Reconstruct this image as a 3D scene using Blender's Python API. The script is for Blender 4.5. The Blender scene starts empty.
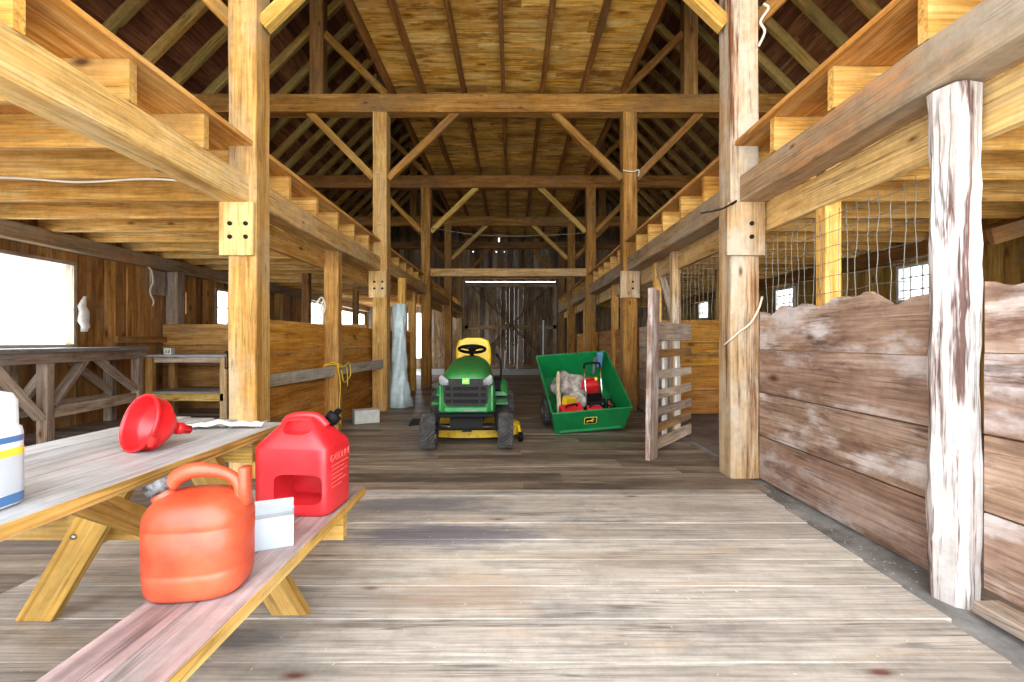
import bpy, bmesh, math, random
from mathutils import Vector, Matrix, Euler
random.seed(7)
D = bpy.data
SC = bpy.context.scene
COL = SC.collection
R = math.radians

# ------------------------------------------------------------------ camera, sky, exposure
cam_d = D.cameras.new('camera'); cam_d.lens = 16.5; cam_d.sensor_width = 36; cam_d.clip_start = 0.02
cam = D.objects.new('camera', cam_d); COL.objects.link(cam)
cam.location = (0, 0, 1.15); cam.rotation_euler = (R(90), 0, 0)
SC.camera = cam
world = D.worlds.new('overcast_sky'); SC.world = world
world.use_nodes = True
bg = world.node_tree.nodes['Background']
bg.inputs[0].default_value = (0.89, 0.945, 1.0, 1); bg.inputs[1].default_value = 3.4
SC.view_settings.view_transform = 'Standard'; SC.view_settings.look = 'None'
SC.view_settings.gamma = 1; SC.view_settings.use_curve_mapping = False
SC.view_settings.exposure = 1.42
SC.cycles.max_bounces = 12; SC.cycles.diffuse_bounces = 8; SC.cycles.glossy_bounces = 3
SC.cycles.transparent_max_bounces = 8; SC.cycles.sample_clamp_indirect = 8
SC.cycles.use_denoising = True
# light portals: they add no light, they only guide the sky's light through the openings
def portal(name, loc, rot, sx, sy):
    l = D.lights.new(name, 'AREA'); l.shape = 'RECTANGLE'; l.size = sx; l.size_y = sy
    l.cycles.is_portal = True
    o = D.objects.new(name, l); COL.objects.link(o); o.location = loc; o.rotation_euler = rot
portal('daylight_portal_doorway', (-0.14, -0.58, 2.45), (R(90), 0, 0), 11.6, 4.9)
portal('daylight_portal_window', (-6.1, 5.7, 1.65), (0, R(-90), 0), 1.2, 1.7)
portal('daylight_portal_side_door', (-6.1, 17.55, 1.1), (0, R(-90), 0), 2.3, 3.3)

# ------------------------------------------------------------------ constants of the frame
XL, XR, PW = -2.14, 1.83, 0.235
LO = [0, 0, .075, .13, .16, .17]   # the workbench-side row drifts towards the aisle down the barn
BENT = [-0.30, 3.92, 7.73, 11.54, 15.35]
YB, YF = 19.4, -0.55
WL, WR = -6.0, 5.9
BZ0, BZ1 = 2.30, 2.53
JZ1 = 2.78
CX = -0.14

# ------------------------------------------------------------------ node helpers / materials
def N(nt, t, **kw):
    n = nt.nodes.new(t)
    for k, v in kw.items():
        if k.startswith('i_'):
            key = k[2:]; key = int(key) if key.isdigit() else key.replace('_', ' ')
            n.inputs[key].default_value = v
        else: setattr(n, k, v)
    return n
def L(nt, a, ao, b, bi): nt.links.new(a.outputs[ao], b.inputs[bi])
def ramp(nt, stops, interp='LINEAR'):
    r = nt.nodes.new('ShaderNodeValToRGB'); r.color_ramp.interpolation = interp
    e = r.color_ramp.elements
    while len(e) < len(stops): e.new(0.5)
    for q, (p, c) in zip(e, stops):
        q.position = p; q.color = c if len(c) == 4 else (*c, 1)
    return r
def mixc(nt, mode='MIX'):
    m = nt.nodes.new('ShaderNodeMix'); m.data_type = 'RGBA'; m.blend_type = mode
    return m   # inputs 0 fac, 6 A, 7 B ; output 2
def new_mat(name):
    m = D.materials.new(name); m.use_nodes = True
    nt = m.node_tree; b = nt.nodes['Principled BSDF']
    return m, nt, b

def wood(name, dark, mid, light, knot=(.10, .04, .015), stain=None, stain_lo=.55, stain_hi=.7, stain_scale=1.2,
         stain2=None, s2_lo=.6, s2_hi=.75, s2_scale=2.0, s2_x=.5, rough=.72, gs=(.9, 9, 9), tv=.5, knots=.075, bump=.25, ov=.25, hue=.006, fiber=.4, sat=1.1, crack=.55, blobs=None):
    m, nt, b = new_mat(name)
    at = N(nt, 'ShaderNodeAttribute', attribute_name='grain')
    oi = N(nt, 'ShaderNodeObjectInfo')
    rm = N(nt, 'ShaderNodeMath', operation='MULTIPLY', i_1=71.0); L(nt, oi, 'Random', rm, 0)
    va = N(nt, 'ShaderNodeVectorMath', operation='ADD'); L(nt, at, 'Vector', va, 0); L(nt, rm, 0, va, 1)
    m1 = N(nt, 'ShaderNodeMapping'); m1.inputs['Scale'].default_value = gs; L(nt, va, 0, m1, 'Vector')
    n1 = N(nt, 'ShaderNodeTexNoise', i_Scale=1.0, i_Detail=6.0, i_Roughness=.62, i_Distortion=1.0); L(nt, m1, 0, n1, 'Vector')
    r1 = ramp(nt, [(.30, dark), (.48, mid), (.66, light)]); L(nt, n1, 'Fac', r1, 0)
    m2 = N(nt, 'ShaderNodeMapping'); m2.inputs['Scale'].default_value = (2.2, 60, 60); L(nt, va, 0, m2, 'Vector')
    n2 = N(nt, 'ShaderNodeTexNoise', i_Scale=1.0, i_Detail=3.0); L(nt, m2, 0, n2, 'Vector')
    r2 = ramp(nt, [(.30, (1 - fiber,) * 3), (.62, (1.0,) * 3)]); L(nt, n2, 'Fac', r2, 0)
    mu = mixc(nt, 'MULTIPLY'); mu.inputs[0].default_value = 1; L(nt, r1, 0, mu, 6); L(nt, r2, 0, mu, 7)
    col = mu
    if stain:
        ns = N(nt, 'ShaderNodeTexNoise', i_Scale=stain_scale, i_Detail=5.0, i_Roughness=.65)
        ms = N(nt, 'ShaderNodeMapping'); ms.inputs['Scale'].default_value = (.6, 1.6, 1.6); L(nt, va, 0, ms, 'Vector'); L(nt, ms, 0, ns, 'Vector')
        rs = ramp(nt, [(stain_lo, (0,) * 3), (stain_hi, (1,) * 3)]); L(nt, ns, 'Fac', rs, 0)
        mx = mixc(nt); L(nt, rs, 0, mx, 0); L(nt, col, 2, mx, 6); mx.inputs[7].default_value = (*stain, 1); col = mx
    if stain2:
        ns = N(nt, 'ShaderNodeTexNoise', i_Scale=s2_scale, i_Detail=5.0, i_Roughness=.7)
        ms = N(nt, 'ShaderNodeMapping'); ms.inputs['Scale'].default_value = (s2_x, 2.5, 2.5); ms.inputs['Location'].default_value = (7, 3, 11)
        L(nt, va, 0, ms, 'Vector'); L(nt, ms, 0, ns, 'Vector')
        rs = ramp(nt, [(s2_lo, (0,) * 3), (s2_hi, (1,) * 3)]); L(nt, ns, 'Fac', rs, 0)
        mx = mixc(nt); L(nt, rs, 0, mx, 0); L(nt, col, 2, mx, 6); mx.inputs[7].default_value = (*stain2, 1); col = mx
    if knots:
        mk = N(nt, 'ShaderNodeMapping'); mk.inputs['Scale'].default_value = (1.7, 4.2, 4.2); L(nt, va, 0, mk, 'Vector')
        vo = N(nt, 'ShaderNodeTexVoronoi', i_Scale=1.0); L(nt, mk, 0, vo, 'Vector')
        rk = ramp(nt, [(knots * .55, (.92,) * 3), (knots * 1.25, (.35,) * 3), (knots * 1.9, (0,) * 3)]); L(nt, vo, 'Distance', rk, 0)
        mx = mixc(nt); L(nt, rk, 0, mx, 0); L(nt, col, 2, mx, 6); mx.inputs[7].default_value = (*knot, 1); col = mx
    if crack:
        mc = N(nt, 'ShaderNodeMapping'); mc.inputs['Scale'].default_value = (.8, 22, 22); mc.inputs['Location'].default_value = (5, 9, 2); L(nt, va, 0, mc, 'Vector')
        nc = N(nt, 'ShaderNodeTexNoise', i_Scale=1.0, i_Detail=2.0); L(nt, mc, 0, nc, 'Vector')
        rc_ = ramp(nt, [(.470, (1,) * 3), (.492, (crack,) * 3), (.508, (crack,) * 3), (.53, (1,) * 3)]); L(nt, nc, 'Fac', rc_, 0)
        nb = N(nt, 'ShaderNodeTexNoise', i_Scale=1.0, i_Detail=2.0)   # cracks come and go along the board
        mb_ = N(nt, 'ShaderNodeMapping'); mb_.inputs['Scale'].default_value = (1.6, 5, 5); L(nt, va, 0, mb_, 'Vector'); L(nt, mb_, 0, nb, 'Vector')
        rb = ramp(nt, [(.48, (0,) * 3), (.60, (1,) * 3)]); L(nt, nb, 'Fac', rb, 0)
        mx = mixc(nt, 'MULTIPLY'); L(nt, rb, 0, mx, 0); L(nt, col, 2, mx, 6); L(nt, rc_, 0, mx, 7); col = mx
        nm = N(nt, 'ShaderNodeTexNoise', i_Scale=9.0, i_Detail=7.0, i_Roughness=.75); L(nt, va, 0, nm, 'Vector')
        rm2 = ramp(nt, [(.36, (.74,) * 3), (.55, (1,) * 3), (.70, (1.0,) * 3)]); L(nt, nm, 'Fac', rm2, 0)
        mx = mixc(nt, 'MULTIPLY'); mx.inputs[0].default_value = .8; L(nt, col, 2, mx, 6); L(nt, rm2, 0, mx, 7); col = mx
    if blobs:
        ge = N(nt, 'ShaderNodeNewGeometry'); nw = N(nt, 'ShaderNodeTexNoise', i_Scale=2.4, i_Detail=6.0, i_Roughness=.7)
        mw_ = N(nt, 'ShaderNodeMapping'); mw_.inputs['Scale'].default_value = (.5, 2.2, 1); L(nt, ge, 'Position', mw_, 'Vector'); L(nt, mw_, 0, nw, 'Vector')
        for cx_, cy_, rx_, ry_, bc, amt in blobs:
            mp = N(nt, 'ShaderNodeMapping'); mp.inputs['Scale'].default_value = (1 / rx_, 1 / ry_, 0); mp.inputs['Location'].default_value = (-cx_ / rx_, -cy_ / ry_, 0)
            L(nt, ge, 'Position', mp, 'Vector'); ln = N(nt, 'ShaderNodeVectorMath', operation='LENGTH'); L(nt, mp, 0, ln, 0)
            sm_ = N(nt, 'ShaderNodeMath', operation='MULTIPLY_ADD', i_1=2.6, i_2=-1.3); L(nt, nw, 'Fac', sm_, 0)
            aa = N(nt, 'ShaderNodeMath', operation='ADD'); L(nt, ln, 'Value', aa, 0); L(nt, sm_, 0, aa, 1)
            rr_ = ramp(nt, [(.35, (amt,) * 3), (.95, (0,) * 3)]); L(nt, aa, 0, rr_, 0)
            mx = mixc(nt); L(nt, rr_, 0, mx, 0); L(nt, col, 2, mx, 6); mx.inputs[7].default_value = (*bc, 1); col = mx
    tn = N(nt, 'ShaderNodeAttribute', attribute_name='tone')
    ad = N(nt, 'ShaderNodeMath', operation='MULTIPLY_ADD', i_1=tv, i_2=1 - tv * .5); L(nt, tn, 'Fac', ad, 0)
    ad2 = N(nt, 'ShaderNodeMath', operation='MULTIPLY_ADD', i_1=ov, i_2=1 - ov / 2); L(nt, oi, 'Random', ad2, 0)
    ad3 = N(nt, 'ShaderNodeMath', operation='MULTIPLY'); L(nt, ad, 0, ad3, 0); L(nt, ad2, 0, ad3, 1)
    hh = N(nt, 'ShaderNodeMath', operation='MULTIPLY_ADD', i_1=hue * 2, i_2=.5 - hue); L(nt, tn, 'Fac', hh, 0)
    hs = N(nt, 'ShaderNodeHueSaturation', i_Saturation=sat); L(nt, ad3, 0, hs, 'Value'); L(nt, hh, 0, hs, 'Hue'); L(nt, col, 2, hs, 'Color')
    L(nt, hs, 0, b, 'Base Color'); b.inputs['Roughness'].default_value = rough
    b.inputs['Specular IOR Level'].default_value = .25
    if bump:
        bp = N(nt, 'ShaderNodeBump', i_Strength=bump, i_Distance=.01); L(nt, n2, 'Fac', bp, 'Height'); L(nt, bp, 0, b, 'Normal')
    return m

def plain(name, c, rough=.5, metal=0, c2=None, scale=8, lo=.4, hi=.65, bump=0, bscale=40, spec=.5, coat=0, sub=0):
    m, nt, b = new_mat(name)
    tc = N(nt, 'ShaderNodeTexCoord')
    if c2:
        n = N(nt, 'ShaderNodeTexNoise', i_Scale=scale, i_Detail=6.0, i_Roughness=.65); L(nt, tc, 'Object', n, 'Vector')
        r = ramp(nt, [(lo, c), (hi, c2)]); L(nt, n, 'Fac', r, 0); L(nt, r, 0, b, 'Base Color')
    else: b.inputs['Base Color'].default_value = (*c, 1)
    b.inputs['Roughness'].default_value = rough; b.inputs['Metallic'].default_value = metal
    b.inputs['Specular IOR Level'].default_value = spec; b.inputs['Coat Weight'].default_value = coat
    if sub:
        b.inputs['Subsurface Weight'].default_value = sub; b.inputs['Subsurface Radius'].default_value = (.02, .01, .006); b.inputs['Subsurface Scale'].default_value = .5
    if bump:
        n = N(nt, 'ShaderNodeTexNoise', i_Scale=bscale, i_Detail=3.0); L(nt, tc, 'Object', n, 'Vector')
        bp = N(nt, 'ShaderNodeBump', i_Strength=bump, i_Distance=.01); L(nt, n, 'Fac', bp, 'Height'); L(nt, bp, 0, b, 'Normal')
    return m
def pane_mat(name):
    m, nt, b = new_mat(name); nt.nodes.remove(b)
    o = nt.nodes['Material Output']; t = N(nt, 'ShaderNodeBsdfTransparent'); t.inputs[0].default_value = (.93, .96, .97, 1)
    g = N(nt, 'ShaderNodeBsdfGlossy'); g.inputs['Roughness'].default_value = .05
    x = N(nt, 'ShaderNodeMixShader', i_0=.06); L(nt, t, 0, x, 1); L(nt, g, 0, x, 2); L(nt, x, 0, o, 0)
    return m

W = {}
W['pine'] = wood('fresh_pine', (.44, .21, .065), (.64, .36, .125), (.76, .50, .22), stain=(.48, .29, .12), stain_lo=.54, stain_hi=.72, hue=.006, tv=.5)
W['beam'] = wood('warm_beam_pine', (.46, .26, .10), (.66, .42, .18), (.77, .54, .28), stain=(.52, .40, .25), stain_lo=.5, stain_hi=.72, knots=.05, gs=(.7, 6, 6))
W['beam_grey'] = wood('greyed_beam_pine', (.30, .20, .11), (.46, .32, .18), (.58, .43, .27), stain=(.40, .34, .25), stain_lo=.45, stain_hi=.65, stain2=(.58, .30, .14), s2_lo=.54, s2_hi=.7, knots=.05, gs=(.7, 6, 6))
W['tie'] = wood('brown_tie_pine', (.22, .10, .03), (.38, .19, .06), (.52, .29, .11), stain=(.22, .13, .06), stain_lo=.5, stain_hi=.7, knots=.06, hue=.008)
W['old'] = wood('old_brown_wood', (.22, .11, .045), (.36, .19, .075), (.50, .29, .12), stain=(.17, .12, .08), stain_lo=.5, stain_hi=.7)
W['rafter'] = wood('roof_rafter_wood', (.26, .14, .04), (.44, .27, .08), (.56, .37, .14), stain=(.30, .24, .09), stain_lo=.48, stain_hi=.66, knots=.06, tv=.4, ov=.9, sat=1.05)
W['roof'] = wood('dark_roof_board', (.13, .052, .025), (.24, .10, .045), (.36, .16, .07), tv=1.1, knots=.06, hue=.012, sat=1.0)
W['loft'] = wood('golden_loft_board', (.42, .17, .035), (.74, .43, .13), (.88, .64, .28), knot=(.20, .07, .015), stain=(.34, .17, .05), stain_lo=.55, stain_hi=.62, tv=.55, knots=.12, gs=(1.2, 9, 9), stain_scale=2.0)
W['deckrim'] = wood('orange_deck_board', (.52, .22, .06), (.70, .36, .13), (.80, .50, .22), tv=.3, knots=.05)
W['wall'] = wood('brown_wall_board', (.25, .10, .035), (.48, .24, .09), (.66, .38, .16), stain=(.34, .23, .14), stain_lo=.52, stain_hi=.68, tv=.9, knots=.10, gs=(.6, 6, 6))
W['wally'] = wood('yellow_wall_board', (.26, .14, .04), (.45, .27, .08), (.60, .39, .15), stain=(.25, .20, .12), stain_lo=.55, stain_hi=.7, tv=.7, knots=.09, gs=(.6, 6, 6))
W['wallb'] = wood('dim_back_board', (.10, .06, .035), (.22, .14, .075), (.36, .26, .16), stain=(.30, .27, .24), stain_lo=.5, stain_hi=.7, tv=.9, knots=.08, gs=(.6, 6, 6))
W['stall'] = wood('orange_stall_board', (.34, .13, .035), (.54, .25, .075), (.66, .36, .13), stain=(.20, .10, .04), stain_lo=.62, stain_hi=.68, tv=.5, knots=.09, gs=(.8, 7, 7), hue=.008)
W['stallw'] = wood('worn_stall_board', (.24, .15, .10), (.40, .27, .20), (.54, .41, .33), stain=(.60, .53, .50), stain_lo=.50, stain_hi=.62, stain2=(.17, .10, .075), s2_lo=.55, s2_hi=.68, tv=.3, knots=.09, gs=(.8, 5, 5), rough=.6, stain_scale=2.2, s2_scale=2.6)
W['white'] = wood('whitewashed_post_wood', (.30, .19, .14), (.50, .42, .37), (.60, .55, .51), stain=(.58, .54, .52), stain_lo=.42, stain_hi=.58, stain2=(.11, .06, .05), s2_lo=.54, s2_hi=.61, s2_scale=4.6, s2_x=.11, tv=.1, knots=.06, gs=(.5, 14, 14), rough=.6, crack=.35)
W['post'] = wood('orange_post_pine', (.36, .18, .06), (.54, .31, .115), (.66, .43, .19), stain=(.44, .34, .22), stain_lo=.50, stain_hi=.68, stain2=(.62, .44, .20), s2_lo=.58, s2_hi=.7, knots=.06, gs=(.6, 9, 9), tv=.3)
W['pale'] = wood('pale_post_wood', (.34, .19, .09), (.54, .36, .20), (.68, .50, .31), stain=(.50, .42, .32), stain_lo=.5, stain_hi=.62, stain2=(.16, .065, .03), s2_lo=.55, s2_hi=.64, s2_scale=3.0, s2_x=.14, tv=.2, knots=.06, gs=(.5, 10, 10))
W['grey'] = wood('weathered_grey_wood', (.26, .18, .125), (.44, .33, .245), (.58, .47, .37), stain=(.38, .33, .28), stain_lo=.5, stain_hi=.7, tv=.45)
W['top'] = wood('grey_table_board', (.26, .25, .245), (.36, .36, .365), (.45, .45, .46), stain=(.32, .28, .25), stain_lo=.55, stain_hi=.72, tv=.2, knots=.06, gs=(.9, 10, 10), rough=.5, sat=1.0, fiber=.25)
W['bench'] = wood('pinkish_bench_board', (.30, .21, .20), (.42, .31, .30), (.54, .43, .42), stain=(.30, .27, .26), stain_lo=.50, stain_hi=.66, tv=.15, knots=.06, rough=.45, sat=1.0)
W['yellow'] = wood('yellow_pine', (.46, .25, .07), (.62, .39, .13), (.72, .50, .21), tv=.25, knots=.06)
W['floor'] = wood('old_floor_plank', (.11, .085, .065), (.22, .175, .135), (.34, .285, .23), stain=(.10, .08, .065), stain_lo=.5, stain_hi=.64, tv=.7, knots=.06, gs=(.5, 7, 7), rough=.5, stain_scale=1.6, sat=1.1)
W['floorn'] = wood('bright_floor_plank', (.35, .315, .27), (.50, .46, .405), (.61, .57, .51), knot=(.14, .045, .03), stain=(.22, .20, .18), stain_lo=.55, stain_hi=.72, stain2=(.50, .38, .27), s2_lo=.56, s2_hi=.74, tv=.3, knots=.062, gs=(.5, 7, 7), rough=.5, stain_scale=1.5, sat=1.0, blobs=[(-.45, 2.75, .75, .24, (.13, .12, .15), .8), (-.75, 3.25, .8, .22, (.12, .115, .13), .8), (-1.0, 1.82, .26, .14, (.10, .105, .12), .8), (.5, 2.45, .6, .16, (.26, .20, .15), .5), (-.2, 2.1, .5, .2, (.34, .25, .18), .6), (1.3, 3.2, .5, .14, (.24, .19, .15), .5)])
W['floorb'] = wood('sky_glare_tinted_floor_plank', (.56, .68, .74), (.66, .78, .84), (.74, .85, .9), tv=.2, knots=0, rough=.3)  # sky reflection on the far floor, painted in as a pale blue plank colour
W['sill'] = wood('pale_trim_wood', (.60, .56, .50), (.72, .68, .62), (.8, .78, .74), tv=.2, knots=0)

W['sill2'] = wood('silvered_rail_wood', (.36, .28, .18), (.54, .45, .32), (.66, .58, .45), stain=(.46, .44, .38), stain_lo=.45, stain_hi=.65, knots=.06)
M = {}
M['concrete'] = plain('gutter_concrete', (.13, .125, .12), .85, c2=(.30, .30, .29), scale=3, bump=.4, bscale=30)
M['earth'] = plain('stall_earth', (.12, .085, .06), .95, c2=(.22, .17, .13), scale=4, bump=.6, bscale=25)
M['red'] = plain('red_plastic', (.52, .010, .016), .38, c2=(.58, .02, .025), scale=6, sub=.15)
M['redin'] = plain('red_funnel_plastic', (.68, .014, .018), .35, sub=.15)
M['orange'] = plain('faded_orange_plastic', (.50, .045, .016), .42, c2=(.60, .12, .05), scale=5, lo=.38, hi=.72, sub=.15, bump=.08, bscale=14)
M['dirtorange'] = plain('grimy_orange_plastic', (.75, .13, .04), .5, c2=(.45, .10, .04), scale=12)
M['black'] = plain('black_plastic', (.004, .004, .0045), .6, spec=.15)
M['cap'] = plain('grey_black_cap', (.02, .02, .02), .45, c2=(.16, .16, .16), scale=50)
M['rubber'] = plain('tyre_rubber', (.022, .021, .020), .8, c2=(.075, .068, .06), scale=14, bump=.2, bscale=60)
M['green'] = plain('green_paint', (.010, .17, .035), .3, c2=(.03, .26, .06), scale=7, coat=.25)
M['greendust'] = plain('dusty_green_paint', (.012, .16, .03), .45, c2=(.07, .16, .045), scale=22, lo=.45, hi=.75)
M['cart'] = plain('cart_green_paint', (.003, .15, .035), .35, c2=(.006, .20, .05), scale=5, coat=.2)
M['yel'] = plain('yellow_paint', (.82, .56, .01), .4, c2=(.70, .44, .02), scale=8)
M['yeldirt'] = plain('dirty_yellow_paint', (.75, .48, .02), .55, c2=(.28, .16, .04), scale=14, lo=.5, hi=.7)
M['grille'] = plain('charcoal_plastic', (.022, .021, .019), .7, c2=(.034, .032, .028), scale=30, spec=.15)
M['steel'] = plain('worn_steel', (.45, .45, .44), .35, 1.0, c2=(.25, .23, .2), scale=20)
M['chrome'] = plain('chrome_tube', (.75, .76, .78), .18, 1.0)
M['dsteel'] = plain('dark_iron', (.012, .011, .010), .7, 0, spec=.15)
M['lens'] = plain('headlight_lens', (.20, .21, .205), .2, c2=(.09, .09, .085), scale=14)
M['card'] = plain('white_cardboard', (.46, .50, .53), .7, c2=(.40, .46, .51), scale=9)
M['paper'] = plain('white_rag', (.80, .79, .75), .9, c2=(.66, .60, .50), scale=16, bump=.5)
M['wplastic'] = plain('white_jug_plastic', (.66, .70, .74), .35, sub=.2)
M['blue'] = plain('blue_jug_fluid', (.06, .16, .36), .3)
M['label'] = plain('jug_label', (.80, .82, .80), .5, c2=(.70, .60, .08), scale=7, lo=.5, hi=.52)
M['rope'] = plain('pale_rope', (.62, .55, .42), .9)
M['yrope'] = plain('yellow_twine', (.70, .48, .04), .8)
M['wire'] = plain('galvanised_wire', (.22, .22, .19), .5, .5)
M['tarp'] = plain('pale_blue_plastic_sheet', (.62, .74, .74), .35, c2=(.46, .58, .56), scale=9, bump=.6, bscale=9)
M['block'] = plain('concrete_block_grey', (.46, .46, .40), .95, c2=(.58, .57, .50), scale=12, bump=.5, bscale=60)
M['bag'] = plain('grey_sacking', (.42, .37, .32), .9, c2=(.15, .13, .11), scale=12, bump=.7, bscale=22)
M['bluep'] = plain('blue_plastic', (.12, .25, .45), .4)
M['bark'] = plain('peeled_stick_wood', (.50, .40, .26), .8, c2=(.36, .27, .16), scale=20)
M['glass'] = pane_mat('window_glass')
M['deer'] = plain('emblem_yellow', (.80, .60, .05), .4)
M['lime'] = plain('emblem_green', (.10, .55, .08), .4)
M['ink'] = plain('emboss_pale_red', (.74, .10, .09), .4)

# ------------------------------------------------------------------ mesh builder
class MB:
    def __init__(s): s.v = []; s.f = []; s.g = []; s.t = []; s.m = []; s.sm = []
    def _add(s, vs, fs, gs=None, tone=.5, mat=0, smooth=False):
        o = len(s.v); s.v += [Vector(v) for v in vs]
        if gs is None: gs = [tuple(v) for v in vs]
        s.g += gs; s.t += [tone] * len(vs)
        for f in fs: s.f.append([i + o for i in f]); s.m.append(mat); s.sm.append(smooth)
    def box(s, lo, hi, along=0, tone=None, mat=0, cham=0, seg=1, jit=0, Mx=None):
        """axis box lo..hi whose wood grain runs along axis `along`; optional chamfer, lengthwise segments with jitter"""
        lo = Vector(lo); hi = Vector(hi); c = (lo + hi) / 2; h = (hi - lo) / 2
        ax = [along, (along + 1) % 3, (along + 2) % 3]
        a, b_, c_ = h[ax[0]], h[ax[1]], h[ax[2]]
        k = min(cham, b_ * .45, c_ * .45)
        prof = [(b_, -c_ + k), (b_, c_ - k), (b_ - k, c_), (-b_ + k, c_), (-b_, c_ - k), (-b_, -c_ + k), (-b_ + k, -c_), (b_ - k, -c_)] if k > 0 else [(b_, -c_), (b_, c_), (-b_, c_), (-b_, -c_)]
        n = len(prof); off = Vector((random.uniform(0, 90), random.uniform(0, 90), random.uniform(0, 90)))
        tone = random.random() if tone is None else tone
        vs = []; gs = []
        pj = [0.0] * n
        for i in range(seg + 1):
            u = -a + 2 * a * i / seg
            if jit: pj = [.6 * p + random.uniform(-jit, jit) for p in pj]
            for q, (y, z) in enumerate(prof):
                r = math.hypot(y, z) or 1; y2 = y + pj[q] * y / r; z2 = z + pj[q] * z / r
                p = [0, 0, 0]; p[ax[0]] = u; p[ax[1]] = y2; p[ax[2]] = z2
                p = Vector(p) + c
                vs.append(Mx @ p if Mx else p); gs.append((u + off.x, y2 + off.y, z2 + off.z))
        fs = []
        for i in range(seg):
            for q in range(n):
                r = (q + 1) % n; fs.append((i * n + q, i * n + r, (i + 1) * n + r, (i + 1) * n + q))
        fs.append(tuple(range(n - 1, -1, -1))); fs.append(tuple(seg * n + q for q in range(n)))
        s._add(vs, fs, gs, tone, mat); return s
    def bar(s, p0, p1, w, h, up=(0, 0, 1), tone=None, mat=0, cham=0, seg=1, jit=0):
        p0 = Vector(p0); p1 = Vector(p1); d = p1 - p0; l = d.length; x = d / l
        y = Vector(up).cross(x)
        if y.length < 1e-4: y = Vector((0, 1, 0)).cross(x)
        y.normalize(); z = x.cross(y)
        Mx = Matrix((x, y, z)).transposed().to_4x4(); Mx.translation = (p0 + p1) / 2
        return s.box((-l / 2, -w / 2, -h / 2), (l / 2, w / 2, h / 2), 0, tone, mat, cham, seg, jit, Mx)
    def loft(s, rings, cap0=True, cap1=True, mat=0, smooth=True, closed=True):
        n = len(rings[0]); vs = [p for r in rings for p in r]; fs = []
        for i in range(len(rings) - 1):
            for q in range(n if closed else n - 1):
                r = (q + 1) % n; fs.append((i * n + q, i * n + r, (i + 1) * n + r, (i + 1) * n + q))
        if cap0: fs.append(tuple(range(n - 1, -1, -1)))
        if cap1: fs.append(tuple((len(rings) - 1) * n + q for q in range(n)))
        s._add(vs, fs, None, .5, mat, smooth); return s
    def tube(s, pts, r, n=8, mat=0, caps=True):
        pts = [Vector(p) for p in pts]; rings = []; prev = None
        for i, p in enumerate(pts):
            t = (pts[min(i + 1, len(pts) - 1)] - pts[max(i - 1, 0)])
            t = t.normalized() if t.length > 1e-9 else Vector((0, 0, 1))
            if prev is None:
                a = Vector((0, 0, 1)) if abs(t.z) < .9 else Vector((1, 0, 0))
                u = t.cross(a).normalized()
            else:
                u = prev - t * prev.dot(t); u.normalize()
            prev = u; w = t.cross(u); rr = r[i] if isinstance(r, (list, tuple)) else r
            rings.append([p + (u * math.cos(2 * math.pi * k / n) + w * math.sin(2 * math.pi * k / n)) * rr for k in range(n)])
        return s.loft(rings, caps, caps, mat)
    def lathe(s, prof, n=24, Mx=None, mat=0, smooth=True, cap0=False, cap1=False, lug=None):
        """profile of (radius, height) about local Z"""
        rings = []
        for j, (r, z) in enumerate(prof):
            ring = []
            for k in range(n):
                rr = r + (lug(j, k) if lug else 0)
                p = Vector((rr * math.cos(2 * math.pi * k / n), rr * math.sin(2 * math.pi * k / n), z))
                ring.append(Mx @ p if Mx else p)
            rings.append(ring)
        return s.loft(rings, cap0, cap1, mat, smooth)
    def prism(s, poly, d0, d1, Mx=None, mat=0, smooth=False):
        """2D polygon (x,y) extruded along local Z from d0 to d1"""
        rings = [[(Mx @ Vector((x, y, d))) if Mx else Vector((x, y, d)) for x, y in poly] for d in (d0, d1)]
        return s.loft(rings, True, True, mat, smooth)
    def build(s, name, mats, parent=None, origin=None):
        if not isinstance(mats, (list, tuple)): mats = [mats]
        if parent is None:
            if origin is None:
                xs = [v.x for v in s.v]; ys = [v.y for v in s.v]; zs = [v.z for v in s.v]
                origin = Vector(((min(xs) + max(xs)) / 2, (min(ys) + max(ys)) / 2, min(zs)))
            o3 = Vector(origin)
        else: o3 = Vector((0, 0, 0))
        me = D.meshes.new(name)
        me.from_pydata([v - o3 for v in s.v], [], s.f); me.update()
        ga = me.attributes.new('grain', 'FLOAT_VECTOR', 'POINT'); ga.data.foreach_set('vector', [c for g in s.g for c in g])
        ta = me.attributes.new('tone', 'FLOAT', 'POINT'); ta.data.foreach_set('value', s.t)
        for m in mats: me.materials.append(m)
        me.polygons.foreach_set('material_index', s.m); me.polygons.foreach_set('use_smooth', s.sm)
        bm = bmesh.new(); bm.from_mesh(me); bmesh.ops.recalc_face_normals(bm, faces=bm.faces); bm.to_mesh(me); bm.free()
        ob = D.objects.new(name, me); COL.objects.link(ob)
        if parent is not None: ob.parent = parent
        else: ob.location = o3
        return ob

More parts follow.
